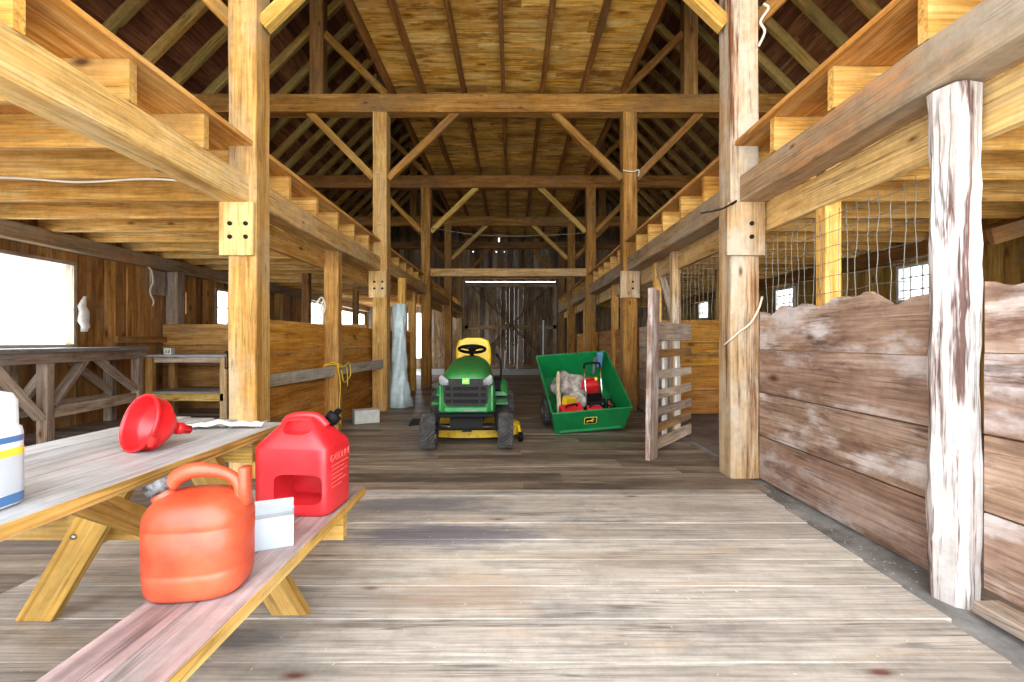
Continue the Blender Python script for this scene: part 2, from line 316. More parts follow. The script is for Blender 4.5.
def tag(o, label, cat, group=None, kind='thing'):
    o['label'] = label; o['category'] = cat; o['kind'] = kind
    if group: o['group'] = group
    return o
def struct(o): o['kind'] = 'structure'; return o
def stuff(o, label, cat): return tag(o, label, cat, None, 'stuff')
def thing(name, label, cat, loc, rot=(0, 0, 0), group=None):
    o = D.objects.new(name, None); COL.objects.link(o); o.location = loc; o.rotation_euler = rot; o.empty_display_size = .1
    return tag(o, label, cat, group)
def copy_thing(o, loc, label=None, rot=None):
    def rec(a, par):
        c = a.copy(); COL.objects.link(c)
        if par is not None: c.parent = par
        for ch in list(a.children): rec(ch, c)
        return c
    c = rec(o, None); c.location = loc
    if rot is not None: c.rotation_euler = rot
    if label: c['label'] = label
    return c
def weld_smooth(o, lv=2, bev=None):
    if bev:
        b = o.modifiers.new('edge', 'BEVEL'); b.width = bev; b.segments = 3; b.limit_method = 'ANGLE'
    if lv:
        m = o.modifiers.new('smooth', 'SUBSURF'); m.levels = lv; m.render_levels = lv
    return o
def bev(o, w=.004, seg=2):
    b = o.modifiers.new('edge', 'BEVEL'); b.width = w; b.segments = seg; b.limit_method = 'ANGLE'; b.angle_limit = R(35)
    return o
def cut(o, mb):
    """subtract the builder's shape from o for good"""
    c = mb.build('cutter', M['black'], None, (0, 0, 0)); c.location = (0, 0, 0)
    if o.parent: c.parent = o.parent
    m = o.modifiers.new('cut', 'BOOLEAN'); m.operation = 'DIFFERENCE'; m.object = c; m.solver = 'EXACT'
    bpy.context.view_layer.update(); dg = bpy.context.evaluated_depsgraph_get()
    me = D.meshes.new_from_object(o.evaluated_get(dg)); o.modifiers.clear(); old = o.data; o.data = me
    D.meshes.remove(old); D.objects.remove(c)
    return o
def lettering(name, text, size, Mx, mat, parent, depth=.001):
    cu = D.curves.new(name, 'FONT'); cu.body = text; cu.size = size; cu.extrude = depth; cu.align_x = 'CENTER'; cu.align_y = 'CENTER'
    t = D.objects.new(name, cu); COL.objects.link(t); bpy.context.view_layer.update()
    dg = bpy.context.evaluated_depsgraph_get(); me = D.meshes.new_from_object(t.evaluated_get(dg)); me.transform(Mx)
    D.objects.remove(t); me.materials.clear(); me.materials.append(mat)
    o = D.objects.new(name, me); COL.objects.link(o); o.parent = parent
    return o
def sring(cx, cy, z, a, b, e=4, n=32, rot=0):
    out = []
    for k in range(n):
        t = 2 * math.pi * k / n; c, s_ = math.cos(t), math.sin(t)
        x = a * math.copysign(abs(c) ** (2 / e), c); y = b * math.copysign(abs(s_) ** (2 / e), s_)
        out.append(Vector((cx + x * math.cos(rot) - y * math.sin(rot), cy + x * math.sin(rot) + y * math.cos(rot), z)))
    return out
def smooth_path(pts, k=6):
    P = [Vector(p) for p in pts]; P = [2 * P[0] - P[1]] + P + [2 * P[-1] - P[-2]]; out = []
    for i in range(1, len(P) - 2):
        for j in range(k):
            t = j / k
            out.append(.5 * ((2 * P[i]) + (P[i + 1] - P[i - 1]) * t + (2 * P[i - 1] - 5 * P[i] + 4 * P[i + 1] - P[i + 2]) * t * t + (3 * P[i] - P[i - 1] - 3 * P[i + 1] + P[i + 2]) * t ** 3))
    out.append(P[-2]); return out

# ================================================================== STRUCTURE
# ---- floor
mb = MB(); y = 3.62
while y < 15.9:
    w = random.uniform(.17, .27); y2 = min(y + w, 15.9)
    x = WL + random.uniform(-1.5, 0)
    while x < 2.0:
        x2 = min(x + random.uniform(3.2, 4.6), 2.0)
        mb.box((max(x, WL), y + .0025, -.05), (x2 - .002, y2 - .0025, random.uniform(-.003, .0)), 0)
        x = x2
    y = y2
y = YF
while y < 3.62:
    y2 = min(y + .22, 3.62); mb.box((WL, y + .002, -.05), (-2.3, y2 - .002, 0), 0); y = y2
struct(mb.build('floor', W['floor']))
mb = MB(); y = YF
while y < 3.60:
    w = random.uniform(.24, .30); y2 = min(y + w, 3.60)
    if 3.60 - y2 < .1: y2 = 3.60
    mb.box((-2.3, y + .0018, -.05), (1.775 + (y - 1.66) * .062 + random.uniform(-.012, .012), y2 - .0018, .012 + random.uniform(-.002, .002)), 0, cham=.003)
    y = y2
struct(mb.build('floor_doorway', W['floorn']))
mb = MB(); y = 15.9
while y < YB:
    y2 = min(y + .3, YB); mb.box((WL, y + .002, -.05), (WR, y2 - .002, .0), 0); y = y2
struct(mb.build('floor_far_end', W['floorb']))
mb = MB(); mb.box((1.60, YF, -.08), (2.12, 15.9, -.02)); struct(mb.build('floor_gutter', M['concrete']))
mb = MB(); mb.box((2.12, YF, -.1), (WR, 15.9, -.012)); mb.box((WL, YF, -.2), (2.0, YB, -.06)); struct(mb.build('floor_stalls', M['earth']))

# ---- plank walls with real openings
def plank_wall(name, mat, axis, pos, u0, u1, ztop, holes, width=.24, thick=.03, z0=-.15, sgn=1):
    mb = MB(); u = u0
    while u < u1 - 1e-6:
        w = random.uniform(width * .75, width * 1.25); u2 = min(u + w, u1)
        tone = random.random(); d = random.uniform(0, .008)
        cuts = sorted({u, u2} | {c for h in holes for c in (h[0], h[1]) if u < c < u2})
        for a, b in zip(cuts, cuts[1:]):
            mid = (a + b) / 2; zt = ztop(mid) if callable(ztop) else ztop
            segs = [(z0, zt)]
            for h in holes:
                if h[0] - 1e-6 <= mid <= h[1] + 1e-6:
                    ns = []
                    for s0, s1 in segs:
                        if h[2] > s0: ns.append((s0, min(h[2], s1)))
                        if h[3] < s1: ns.append((max(h[3], s0), s1))
                    segs = [q for q in ns if q[1] - q[0] > 1e-4]
            for s0, s1 in segs:
                e = .0008
                if axis == 'x': mb.box((pos - d if sgn > 0 else pos, a - e, s0), (pos + thick if sgn > 0 else pos + thick + d, b + e, s1), 2, tone)
                else: mb.box((a - e, pos - d, s0), (b + e, pos + thick, s1), 2, tone)
        u = u2
    return struct(mb.build(name, mat))
EAVE = 5.2
LWIN = [(4.95, 6.42, 1.06, 2.22), (9.45, 10.4, 1.46, 2.22), (13.6, 14.85, 1.45, 2.34), (16.0, 19.1, 0.0, 2.22)]
RWIN = [(6.55, 7.15, 1.72, 2.28), (9.75, 10.45, 1.80, 2.30), (14.0, 14.75, 1.82, 2.36), (17.9, 18.5, 1.85, 2.42)]
slits_l = [(7.30, 7.314, 1.15, 2.3), (8.62, 8.64, 1.65, 2.05)]
plank_wall('wall_left', W['wall'], 'x', WL - .03, YF, YB, EAVE, LWIN + slits_l, sgn=-1)
plank_wall('wall_right', W['wally'], 'x', WR, YF, YB, EAVE, RWIN)
def gable(x): return 11.0 - abs(x - CX) + .1
DOOR = (-1.92, 1.80, 0.0, 3.612)
BW = [(-5.62, -5.05, 1.36, 1.72), (-4.02, -3.68, .45, 2.30), (-4.32, -4.22, 1.6, 2.3)]
pin = [(-.56, -.52, 5.15, 5.55), (-1.62, -1.595, 4.82, 4.87), (-.66, -.63, 4.81, 4.86), (-.33, -.31, 4.82, 4.85), (2.12, 2.15, 3.62, 3.68)]
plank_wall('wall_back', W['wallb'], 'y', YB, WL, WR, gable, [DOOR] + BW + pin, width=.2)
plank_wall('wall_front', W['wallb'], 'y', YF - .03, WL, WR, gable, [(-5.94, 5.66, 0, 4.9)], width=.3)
# ---- roof boarding (boards run the barn's length)
def roof_side(name, sg):
    mb = MB(); s = 0.0; x0 = 6.05
    d = Vector((-sg, 0, 1)).normalized(); nrm = Vector((sg, 0, 1)).normalized()
    base = Vector((CX + sg * 6.2, 0, 11.0 - 6.2))
    total = 6.2 * math.sqrt(2)
    while s < total:
        w = random.uniform(.16, .24); s2 = min(s + w, total); yy = YF - .3
        while yy < YB + .2:
            y2 = min(yy + random.uniform(3, 5), YB + .2)
            p0 = base + d * ((s + s2) / 2) + nrm * random.uniform(.012, .018); a = p0.copy(); a.y = yy; b = p0.copy(); b.y = y2
            mb.bar(a, b, s2 - s + .004, .025, up=nrm); yy = y2
        s = s2
    return struct(mb.build(name, W['roof']))
roof_side('ceiling_roof_left', -1); roof_side('ceiling_roof_right', 1)
# ---- loft decks over the wings
def deck(name, x0, x1):
    mb = MB(); n = 16; ed = [x0 + (x1 - x0) * i / n for i in range(n + 1)]
    for a, b in zip(ed, ed[1:]): mb.box((a, YF, JZ1), (b, YB, JZ1 + .035), 1)
    return struct(mb.build(name, W['deckrim']))
deck('floor_loft_left', WL, -2.16); deck('floor_loft_right', 1.86, WR)
# ---- boards over the aisle
mb = MB(); y = YF
while y < YB:
    y2 = min(y + random.uniform(.18, .30), YB); xs = [-2.06, random.uniform(-1.2, 1.2), 1.92]
    for a, b in zip(xs, xs[1:]): mb.box((a, y, 5.40 + random.uniform(0, .004)), (b - .003, y2 - .002, 5.43), 0)
    y = y2
struct(mb.build('ceiling', W['loft']))

# ---- windows
def win_frame(name, axis, pos, h, bars=(1, 1), deep=.06, mat='sill'):
    a, b, z0, z1 = h; root = D.objects.new(name, None); COL.objects.link(root); struct(root)
    root.location = (pos, (a + b) / 2, z0) if axis == 'x' else ((a + b) / 2, pos, z0)
    w = b - a; hh = z1 - z0
    def bx(m, u0, u1, q0, q1, d0, d1, al):
        if axis == 'x': m.box((d0, u0, q0), (d1, u1, q1), al)
        else: m.box((u0, d0, q0), (u1, d1, q1), al)
    m = MB(); t = .045; ua = 1 if axis == 'x' else 0
    bx(m, -w / 2, -w / 2 + t, 0, hh, -deep, deep, 2); bx(m, w / 2 - t, w / 2, 0, hh, -deep, deep, 2)
    bx(m, -w / 2 + t, w / 2 - t, hh - t, hh, -deep, deep, ua); bx(m, -w / 2 + t, w / 2 - t, 0, t, -deep, deep, ua)
    m.build('window_frame', W[mat], root)
    for i in range(bars[0]):
        q = MB(); u = -w / 2 + w * (i + 1) / (bars[0] + 1); bx(q, u - .011, u + .011, t, hh - t, -.014, .014, 2); q.build('muntin', W[mat], root)
    for i in range(bars[1]):
        q = MB(); z = hh * (i + 1) / (bars[1] + 1); bx(q, -w / 2 + t, w / 2 - t, z - .011, z + .011, -.012, .012, ua); q.build('muntin', W[mat], root)
    g = MB(); bx(g, -w / 2 + t, w / 2 - t, t, hh - t, -.003, .003, 2); g.build('window_pane', M['glass'], root)
win_frame('window_1', 'x', WL - .01, LWIN[0], (0, 0), mat='grey')
win_frame('window_2', 'x', WL - .01, LWIN[1], (1, 1), mat='grey')
win_frame('window_3', 'x', WL - .01, LWIN[2], (1, 1))
for i, h in enumerate(RWIN): win_frame('window_%d' % (4 + i), 'x', WR + .01, h, (2, 2))
win_frame('window_8', 'y', YB + .01, BW[0], (1, 0))
# ---- far sliding door
dr = D.objects.new('door_1', None); COL.objects.link(dr); dr.location = ((DOOR[0] + DOOR[1]) / 2, YB - .05, 0); struct(dr)
w2 = (DOOR[1] - DOOR[0]) / 2 + .03
mb = MB(); x = -w2
while x < w2 - .01:
    x2 = min(x + random.uniform(.13, .22), w2); mb.box((x, 0, -.01), (x2 - .001, .028, 3.58), 2); x = x2
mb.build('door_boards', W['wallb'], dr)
for nm, p in (('door_rail', ((-w2, 3.45), (w2, 3.45))), ('door_rail', ((-w2, 1.72), (w2, 1.72))), ('door_rail', ((-w2, .10), (w2, .10))), ('door_stile', ((-w2 + .07, .18), (-w2 + .07, 3.37))), ('door_stile', ((w2 - .07, .18), (w2 - .07, 3.37)))):
    MB().bar((p[0][0], -.02, p[0][1]), (p[1][0], -.02, p[1][1]), .035, .15, up=(0, 0, 1) if nm == 'door_rail' else (1, 0, 0)).build(nm, W['wallb'], dr)
for s in (-1, 1):
    MB().bar((s * (w2 - .3), -.055 - .012 * (s + 1), 3.4), (-s * (w2 - .3), -.055 - .012 * (s + 1), .2), .03, .14, up=(0, 1, 0)).build('cross_brace', W['roof'], dr)

# ================================================================== TIMBER FRAME
side_word = {-1: 'workbench side', 1: 'stall side'}
ordw = ['doorway', 'second', 'third', 'fourth', 'fifth']
def main_post(i, sg):
    y = BENT[i]; x0 = (XL - PW + LO[i]) if sg < 0 else XR; xc = x0 + PW / 2
    mat = W['post'] if sg < 0 else W['pale']
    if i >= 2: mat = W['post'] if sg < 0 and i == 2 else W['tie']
    lab = ['square timber post beside the open doorway, %s', 'big square timber post nearest the camera, %s of the aisle', 'square timber aisle post, second from the camera, %s', 'brown aisle post carrying the low cross beam, %s', 'brown aisle post, last before the far sliding door, %s'][i] % side_word[sg]
    t = thing('timber_post', lab, 'post', (xc, y + PW / 2, 0))
    m = MB().box((-PW / 2, -PW / 2, 0), (PW / 2, PW / 2, 4.93), 2, .55, cham=.012, seg=14, jit=.004); m.build('shaft', mat, t)
    if i in (1, 2):
        z0, z1 = (1.86, 2.30)
        c = MB().box((-PW / 2 - .05, -PW / 2 - .045, z0), (PW / 2 + (.03 if sg > 0 else .0), -PW / 2 - .001, z1), 2, .6, cham=.008).build('corbel', W['beam'] if sg < 0 else W['pale'], t)
        for bx_ in ((-.07, .06) if sg < 0 else (.03,)):
            b = MB(); b.lathe([(.001, -.012), (.018, -.012), (.018, 0)], 12, Matrix.Translation((bx_, -PW / 2 - .045, (z0 + z1) / 2 + .04)) @ Matrix.Rotation(R(-90), 4, 'X')); b.build('bolt', M['dsteel'], c)
            b = MB(); b.lathe([(.001, -.012), (.018, -.012), (.018, 0)], 12, Matrix.Translation((bx_, -PW / 2 - .045, (z0 + z1) / 2 - .07)) @ Matrix.Rotation(R(-90), 4, 'X')); b.build('bolt', M['dsteel'], c)
    return t
for i in range(5):
    for sg in (-1, 1): main_post(i, sg)
tie_lab = ['tie beam over the doorway bent', 'tie beam high above the first pair of big posts', 'wide tie beam across the top, carried by the second post pair', 'tie beam carried by the third post pair', 'dim tie beam carried by the last post pair']
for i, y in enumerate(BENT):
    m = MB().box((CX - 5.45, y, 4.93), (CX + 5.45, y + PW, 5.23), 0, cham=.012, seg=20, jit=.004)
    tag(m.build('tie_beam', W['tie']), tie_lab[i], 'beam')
    for sg in (-1, 1):
        px = XL + LO[i] if sg < 0 else XR
        yc = y + PW / 2; g = 'knee braces of the posts'
        bn = ['doorway posts', 'first big posts', 'second post pair', 'third post pair', 'last post pair'][i]
        m = MB().bar((px - sg * -.02 * 0, yc, 3.86), (px - sg * 1.14, yc, 4.96), .10, .12, cham=.008)
        tag(m.build('knee_brace', W['yellow'] if i != 2 else W['tie']), 'inner knee brace slanting over the aisle from the %s, %s' % (bn, side_word[sg]), 'brace')
        px2 = px + sg * PW
        m = MB().bar((px2, yc, 3.86), (px2 + sg * 1.08, yc, 4.96), .10, .12, cham=.008)
        tag(m.build('knee_brace', W['tie']), 'outer knee brace slanting away from the aisle, %s, %s' % (bn, side_word[sg]), 'brace')
        qx = -3.235 if sg < 0 else 2.96
        m = MB().box((qx - .115, y + .02, 5.23), (qx + .115, y + PW - .02, 7.72), 2, cham=.01)
        tag(m.build('queen_post', W['old']), 'short upper post standing on the tie beam of the %s, %s' % (bn, side_word[sg]), 'post')
        m = MB().bar((qx - sg * .115, yc, 6.27), (qx - sg * 1.14, yc, 5.26), .10, .12, cham=.008)
        tag(m.build('roof_brace', W['tie']), 'upper brace leaning from tie beam to roof post, %s, %s' % (bn, side_word[sg]), 'brace')
for sg in (-1, 1):
    qx = -3.235 if sg < 0 else 2.96
    m = MB().box((qx - .1, YF, 7.70), (qx + .1, YB, 7.90 - .12), 1)
    tag(m.build('roof_purlin', W['old']), 'long purlin under the rafters, %s' % side_word[sg], 'beam')
y = BENT[3]
tag(MB().box((XL + .13, y + .03, 2.75), (XR, y + .21, 2.94), 0, cham=.01, seg=8, jit=.003).build('cross_beam', W['beam']), 'low cross beam spanning the aisle between the third post pair', 'beam')
y = YB - .24
tag(MB().box((CX - 5.45, y, 4.93), (CX + 5.45, y + .2, 5.20), 0).build('gable_tie_beam', W['old']), 'dark tie beam against the far gable wall', 'beam')
tag(MB().box((-2.6, YB - .14, 3.72), (2.5, YB - .01, 3.95), 0).build('door_header', W['old']), 'dark header beam above the far sliding door', 'beam')
for sg, xx in ((-1, -2.16), (1, 2.05)):
    tag(MB().box((xx - .11, YB - .22, 0), (xx + .11, YB - .01, 4.93), 2).build('door_post', W['old']), 'dark post flanking the far sliding door, %s' % side_word[sg], 'post')
    tag(MB().bar((xx, YB - .12, 3.6), (xx - sg * 1.25, YB - .12, 4.92), .1, .12).build('gable_brace', W['tie']), 'brace above the far sliding door, %s' % side_word[sg], 'brace')

# ---- long floor beams either side of the aisle
bayw = ['nearest the camera', 'second from the camera', 'third from the camera', 'fourth from the camera', 'at the far end']
for sg in (-1, 1):
    x0, x1 = (-2.42, -2.20) if sg < 0 else (1.90, 2.12)
    for i in range(5):
        x0, x1 = (-2.42 + (LO[i] + LO[i + 1]) / 2, -2.20 + (LO[i] + LO[i + 1]) / 2) if sg < 0 else (1.90, 2.12)
        ya = BENT[i] + PW; yb = BENT[i + 1] if i < 4 else YB
        if i == 0: ya = BENT[0] + PW
        m = MB().box((x0, ya, BZ0), (x1, yb, BZ1), 1, cham=.012, seg=16, jit=.004)
        tag(m.build('loft_beam', W['beam'] if sg < 0 else W['beam_grey']), 'long loft beam along the aisle, %s, %s' % (side_word[sg], bayw[i]), 'beam')
        if not (sg < 0 and i == 0):
            xa, xb = (x0 - .055, x0 - .003) if sg < 0 else (x1 + .003, x1 + .055)
            zl = 2.07
            m = MB().box((xa, ya, zl), (xb, yb, BZ0 + .0), 1, cham=.006, seg=12, jit=.006)
            tag(m.build('stringer_plank', W['pine'] if sg < 0 else W['beam']), 'plank set on edge beneath the loft beam, %s, %s' % (side_word[sg], bayw[i]), 'plank')
# ---- joists
for sg in (-1, 1):
    if sg < 0: xa, xb, y0, dy = WL + .02, -2.20, .15, .64
    else: xa, xb, y0, dy = 1.90, WR - .02, .24, .63
    m = MB().box((0, 0, 0), (xb - xa, .055, JZ1 - BZ1 - .004), 0, .6, cham=.004)
    j = m.build('loft_joist', W['pine'], None, (0, 0, 0)); j.location = (xa, y0, BZ1 + .002)
    tag(j, 'loft floor joist resting across the long beam, %s' % side_word[sg], 'joist', 'loft joists, %s' % side_word[sg])
    k = 1
    while y0 + k * dy < YB - .1:
        c = j.copy(); COL.objects.link(c); c.location = (xa, y0 + k * dy + random.uniform(-.015, .015), BZ1 + .002); k += 1
# ---- joists over the aisle
m = MB().box((-.03, YF, 5.235), (.03, YB - .25, 5.395), 1, cham=.004)
j = m.build('ceiling_joist', W['tie'], None, (0, 0, 0))
tag(j, 'long joist under the golden boards above the aisle', 'joist', 'joists under the boards above the aisle')
for k, xx in enumerate((-2.0, -1.48, -.80, -.144, .50, 1.17, 1.84)):
    c = j if k == 0 else j.copy()
    if k: COL.objects.link(c)
    c.location = (xx, 0, 0)
# ---- rafters
for sg in (-1, 1):
    nrm = Vector((sg, 0, 1)).normalized(); d = Vector((-sg, 0, 1)).normalized()
    b0 = Vector((CX + sg * 6.15, 0, 11 - 6.15)) - nrm * .085; b1 = b0 + d * (6.02 * math.sqrt(2))
    m = MB().bar(b0, b1, .09, .15, up=nrm, cham=.006, seg=8, jit=.004)
    r = m.build('rafter', W['rafter'], None, (0, 0, 0)); r.location = (0, .12, 0)
    tag(r, 'sloping rafter under the dark roof boards, %s' % side_word[sg], 'rafter', 'rafters, %s' % side_word[sg])
    k = 1
    while .12 + k * .64 < YB - .1:
        c = r.copy(); COL.objects.link(c); c.location = (0, .12 + k * .64 + random.uniform(-.04, .04), 0); k += 1
# ---- wall plates and wall posts
for sg, xx in ((-1, WL + .11), (1, WR - .11)):
    tag(MB().box((xx - .09, YF, 2.34), (xx + .09, YB - .3, 2.545), 1, cham=.01, seg=14, jit=.004).build('wall_plate', W['beam_grey'] if sg < 0 else W['tie']), 'long plate beam along the outer wall, %s' % side_word[sg], 'beam')
for k, yy in enumerate((8.1, 11.8, 15.6)):
    tag(MB().box((WL + .02, yy, 0), (WL + .22, yy + .2, 2.34), 2, cham=.01).build('wall_post', W['grey'] if k == 0 else W['old']), ['greyed wall post between the two workbenches and the plank divider', 'wall post beyond the plank divider', 'farthest wall post behind the workbench side'][k], 'post')
for k, yy in enumerate((4.9, 8.2, 11.8, 15.4)):
    tag(MB().box((WR - .2, yy, 0), (WR - .02, yy + .18, 2.34), 2, cham=.01).build('wall_post', W['wally']), ['wall post behind the white-streaked post', 'second wall post along the stall windows', 'third wall post along the stall windows', 'fourth wall post along the stall windows'][k], 'post')
for k, (xx, yy, lb) in enumerate(((-4.2, 9.6, 'thin post inside the stall behind the orange plank partition'), (-4.2, 12.6, 'thin post deep inside the workbench side wing'), (4.0, 9.0, 'thin post inside the stall wing behind the slatted gate'), (4.0, 12.5, 'thin post deep inside the stall wing'))):
    tag(MB().box((xx - .07, yy - .07, 0), (xx + .07, yy + .07, BZ1), 2, cham=.008).build('stall_post', W['old'] if xx < 0 else W['pine']), lb, 'post')

# ================================================================== STALL SIDE (right)
def h_planks(name, mat, axis, pos, u0, u1, edges, thick, label, jag=0, gap=.004):
    mb = MB()
    for i, (z0, z1) in enumerate(zip(edges, edges[1:])):
        if jag and i == len(edges) - 2:
            n = 60; off = Vector((random.uniform(0, 50),) * 3); vs = []; gs = []; top = []
            for k in range(n + 1):
                u = u0 + (u1 - u0) * k / n
                top.append(z1 + jag * (math.sin(u * 9.3) * .5 + math.sin(u * 21 + 1) * .35 + random.uniform(-.12, .12) - max(0, math.sin(u * 5 + 2)) * .6))
            for k in range(n + 1):
                u = u0 + (u1 - u0) * k / n
                for dd, z in ((0, z0), (thick, z0), (thick, top[k]), (0, top[k])):
                    p = (pos + dd, u, z) if axis == 'x' else (u, pos + dd, z); vs.append(p); gs.append((u + off.x, dd + off.y, z + off.z))
            fs = [(k * 4 + q, k * 4 + (q + 1) % 4, (k + 1) * 4 + (q + 1) % 4, (k + 1) * 4 + q) for k in range(n) for q in range(4)]
            fs += [(3, 2, 1, 0), tuple(n * 4 + q for q in range(4))]
            mb._add(vs, fs, gs, .6)
        else:
            d = random.uniform(0, .006); g = gap
            if axis == 'x': mb.box((pos - d, u0, z0 + g), (pos + thick, u1, z1 - g), 1, cham=.004)
            else: mb.box((u0, pos - d, z0 + g), (u1, pos + thick, z1 - g), 0, cham=.004)
    return tag(mb.build(name, mat), label, 'partition')
h_planks('plank_partition', W['stallw'], 'x', 2.075, 2.235, 3.93, [0.0, .36, .72, 1.08, 1.41], .045, 'worn chewed-top plank stall wall between the white-streaked post and big post', jag=.05)
h_planks('plank_partition', W['stallw'], 'x', 2.075, -.06, 2.06, [.06, .40, .74, 1.10, 1.40], .045, 'worn plank stall wall on the doorway side of the white-streaked post', jag=.03)
# near whitewashed post
t = MB().box((-.076, -.076, -.02), (.076, .076, 2.29), 2, cham=.03, seg=26, jit=.006)
t = t.build('stall_post', W['white'], None, (0, 0, 0)); t.location = (2.005, 2.13, 0); t.rotation_euler = (0, 0, R(20))
tag(t, 'white-streaked peeling post holding up the loft beam over the worn planks', 'post')
tag(MB().bar((2.06, -.02 + .0, .03), (2.0, 1.98, .03), .12, .05, cham=.006).build('loose_plank', W['grey']), 'loose grey plank on the floor against the base of the white-streaked post', 'plank')
tag(MB().box((2.14, 3.2, 1.30), (2.25, 3.31, 2.50), 2, cham=.006).build('fence_post', W['pine']), 'thin pine upright behind the worn stall planks holding wire netting', 'post')
def wire_mesh(x, y0, y1, z0, z1, sy, sz, label):
    mb = MB(); n = int((y1 - y0) / sy)
    for k in range(n + 1):
        y = y0 + sy * k + random.uniform(-.01, .01)
        mb.tube([(x + random.uniform(-.006, .006), y + random.uniform(-.012, .012), z0 + (z1 - z0) * q / 6) for q in range(7)], .0022, 5)
    for k in range(int((z1 - z0) / sz) + 1):
        z = z0 + sz * k
        mb.tube([(x + random.uniform(-.008, .008), y0 + (y1 - y0) * q / 14, z + random.uniform(-.008, .008)) for q in range(15)], .0022, 5)
    return tag(mb.build('wire_netting', M['wire']), label, 'netting')
wire_mesh(2.13, 2.30, 3.92, 1.28, 2.02, .085, .10, 'wire netting above the worn planks behind the white-streaked post')
wire_mesh(2.15, 4.20, 7.70, 1.35, 2.25, .12, .12, 'wire netting strung above the slatted gate opening')
# bay two: stall wall beyond the gate, divider, uprights
h_planks('plank_partition', W['grey'], 'x', 2.10, 6.18, 7.73, [.02, .36, .70, 1.04, 1.38], .04, 'grey plank stall wall behind the slatted gate beside the green cart')
h_planks('plank_divider', W['stall'], 'y', 7.35, 2.16, 5.85, [.0, .38, .76, 1.12, 1.48], .04, 'brown plank divider inside the stall seen through the slatted gate')
tag(MB().box((2.06, 6.02, 0), (2.17, 6.14, 2.30), 2, cham=.006).build('gate_post', W['pale']), 'pale rough upright the slatted gate is hinged to', 'post')
tag(MB().box((2.10, 6.90, 1.2), (2.2, 7.0, 2.30), 2, cham=.006).build('fence_post', W['pine']), 'short pine upright above the grey planks behind the slatted gate', 'post')
tag(MB().bar((2.16, 6.88, 2.22), (2.16, 6.2, 1.38), .03, .09, up=(1, 0, 0)).build('stall_brace', W['grey']), 'thin diagonal board above the grey stall planks', 'brace')
tag(MB().bar((2.19, 4.25, 2.24), (2.19, 5.95, 2.24), .04, .14).build('gate_header', W['pine']), 'header board over the slatted gate opening', 'board')
h_planks('plank_partition', W['stall'], 'x', 2.12, 7.98, 11.53, [.02, .36, .70, 1.04, 1.38], .04, 'brown plank stall wall beyond the green cart, third bay')
h_planks('plank_partition', W['stall'], 'x', 2.12, 11.79, 15.34, [.02, .36, .70, 1.04, 1.38], .04, 'brown plank stall wall farthest along the stall side')
tag(MB().box((2.05, 9.6, 0), (2.18, 9.73, 2.3), 2, cham=.006).build('fence_post', W['pine']), 'orange pine upright along the stall wall beyond the green cart', 'post')
tag(MB().box((2.05, 13.4, 0), (2.18, 13.53, 2.3), 2, cham=.006).build('fence_post', W['pine']), 'far pine upright along the last stall wall', 'post')
# slatted gate (hinged at the far post, swung into the aisle)
P0 = Vector((1.33, 4.60, 0)); P1 = Vector((2.16, 5.66, 0)); gd = (P1 - P0); gl = gd.length; gd.normalize()
gate = thing('slatted_gate', 'open slatted wooden gate of grey boards swung into the aisle by the green cart', 'gate', P0, (0, 0, math.atan2(gd.y, gd.x)))
MB().bar((.0, -.035, .0), (.07, -.035, 1.66), .05, .20, up=(1, 0, 0), cham=.008, seg=10, jit=.004).build('front_board', W['stallw'], gate)
for k, (z, h, w_) in enumerate(((1.25, .19, 'grey'), (1.02, .085, 'old'), (.80, .09, 'grey'), (.60, .09, 'grey'), (.42, .09, 'grey'), (.26, .09, 'old'), (.10, .12, 'grey'))):
    MB().box((.02, -.008, z - h / 2), (gl - .02, .016, z + h / 2), 0, cham=.004, seg=6, jit=.003).build('slat', W[w_], gate)
for x_ in (.55, .95):
    MB().box((x_ - .045, .018, .04), (x_ + .045, .05, 1.32), 2, cham=.004).build('upright', W['sill'], gate)
# rope on the big stall-side post
tag(MB().tube(smooth_path([(2.09, 3.92, 1.52), (2.05, 3.90, 1.42), (1.98, 3.895, 1.30), (1.88, 3.90, 1.22), (1.825, 3.90, 1.17), (1.81, 4.0, 1.12)]), .009, 7).build('rope', M['rope']), 'pale rope slung across the big post beside the worn stall planks', 'rope')
tag(MB().tube(smooth_path([(1.80, 3.89, 2.26), (1.84, 3.85, 2.30), (1.70, 3.8, 2.22), (1.55, 3.86, 2.20)]), .008, 6).build('iron_hook', M['dsteel']), 'dark iron rod on the cap of the big stall side post', 'hook')
tag(MB().bar((4.75, 4.66, 2.18), (5.85, 4.80, 2.50), .05, .16).build('hanging_board', W['old']), 'dark board slung under the joists behind the white-streaked post', 'board')

# ================================================================== WORKBENCH SIDE (left)
h_planks('plank_partition', W['stall'], 'x', -2.42, 4.16, 7.96, [.03, .36, .70, 1.03, 1.37], .045, 'orange plank partition with a grey rail behind the red fuel can', gap=.009)
tag(MB().box((-2.385, 5.95, 0), (-2.205, 6.10, 2.30), 2, cham=.006, seg=12, jit=.003).build('stall_post', W['pine']), 'slim pine post with yellow twine in front of the orange partition', 'post')
tag(MB().bar((-2.40, 4.20, .76), (-2.13, 7.68, .78), .04, .13, cham=.008, seg=12, jit=.005).build('rail', W['sill2']), 'grey horizontal rail nailed along the orange partition', 'rail')
mb = MB(); pts = []
for k in range(40):
    a = k * .9; pts.append((-2.295 + .105 * math.cos(a) * (1.0), 6.025 + .095 * math.sin(a), .80 + .0015 * k + .01 * math.sin(a * 1.7)))
mb.tube(pts, .006, 6)
tw = thing('twine', 'yellow twine knotted round the slim post and rail', 'twine', (-2.2, 5.95, 0))
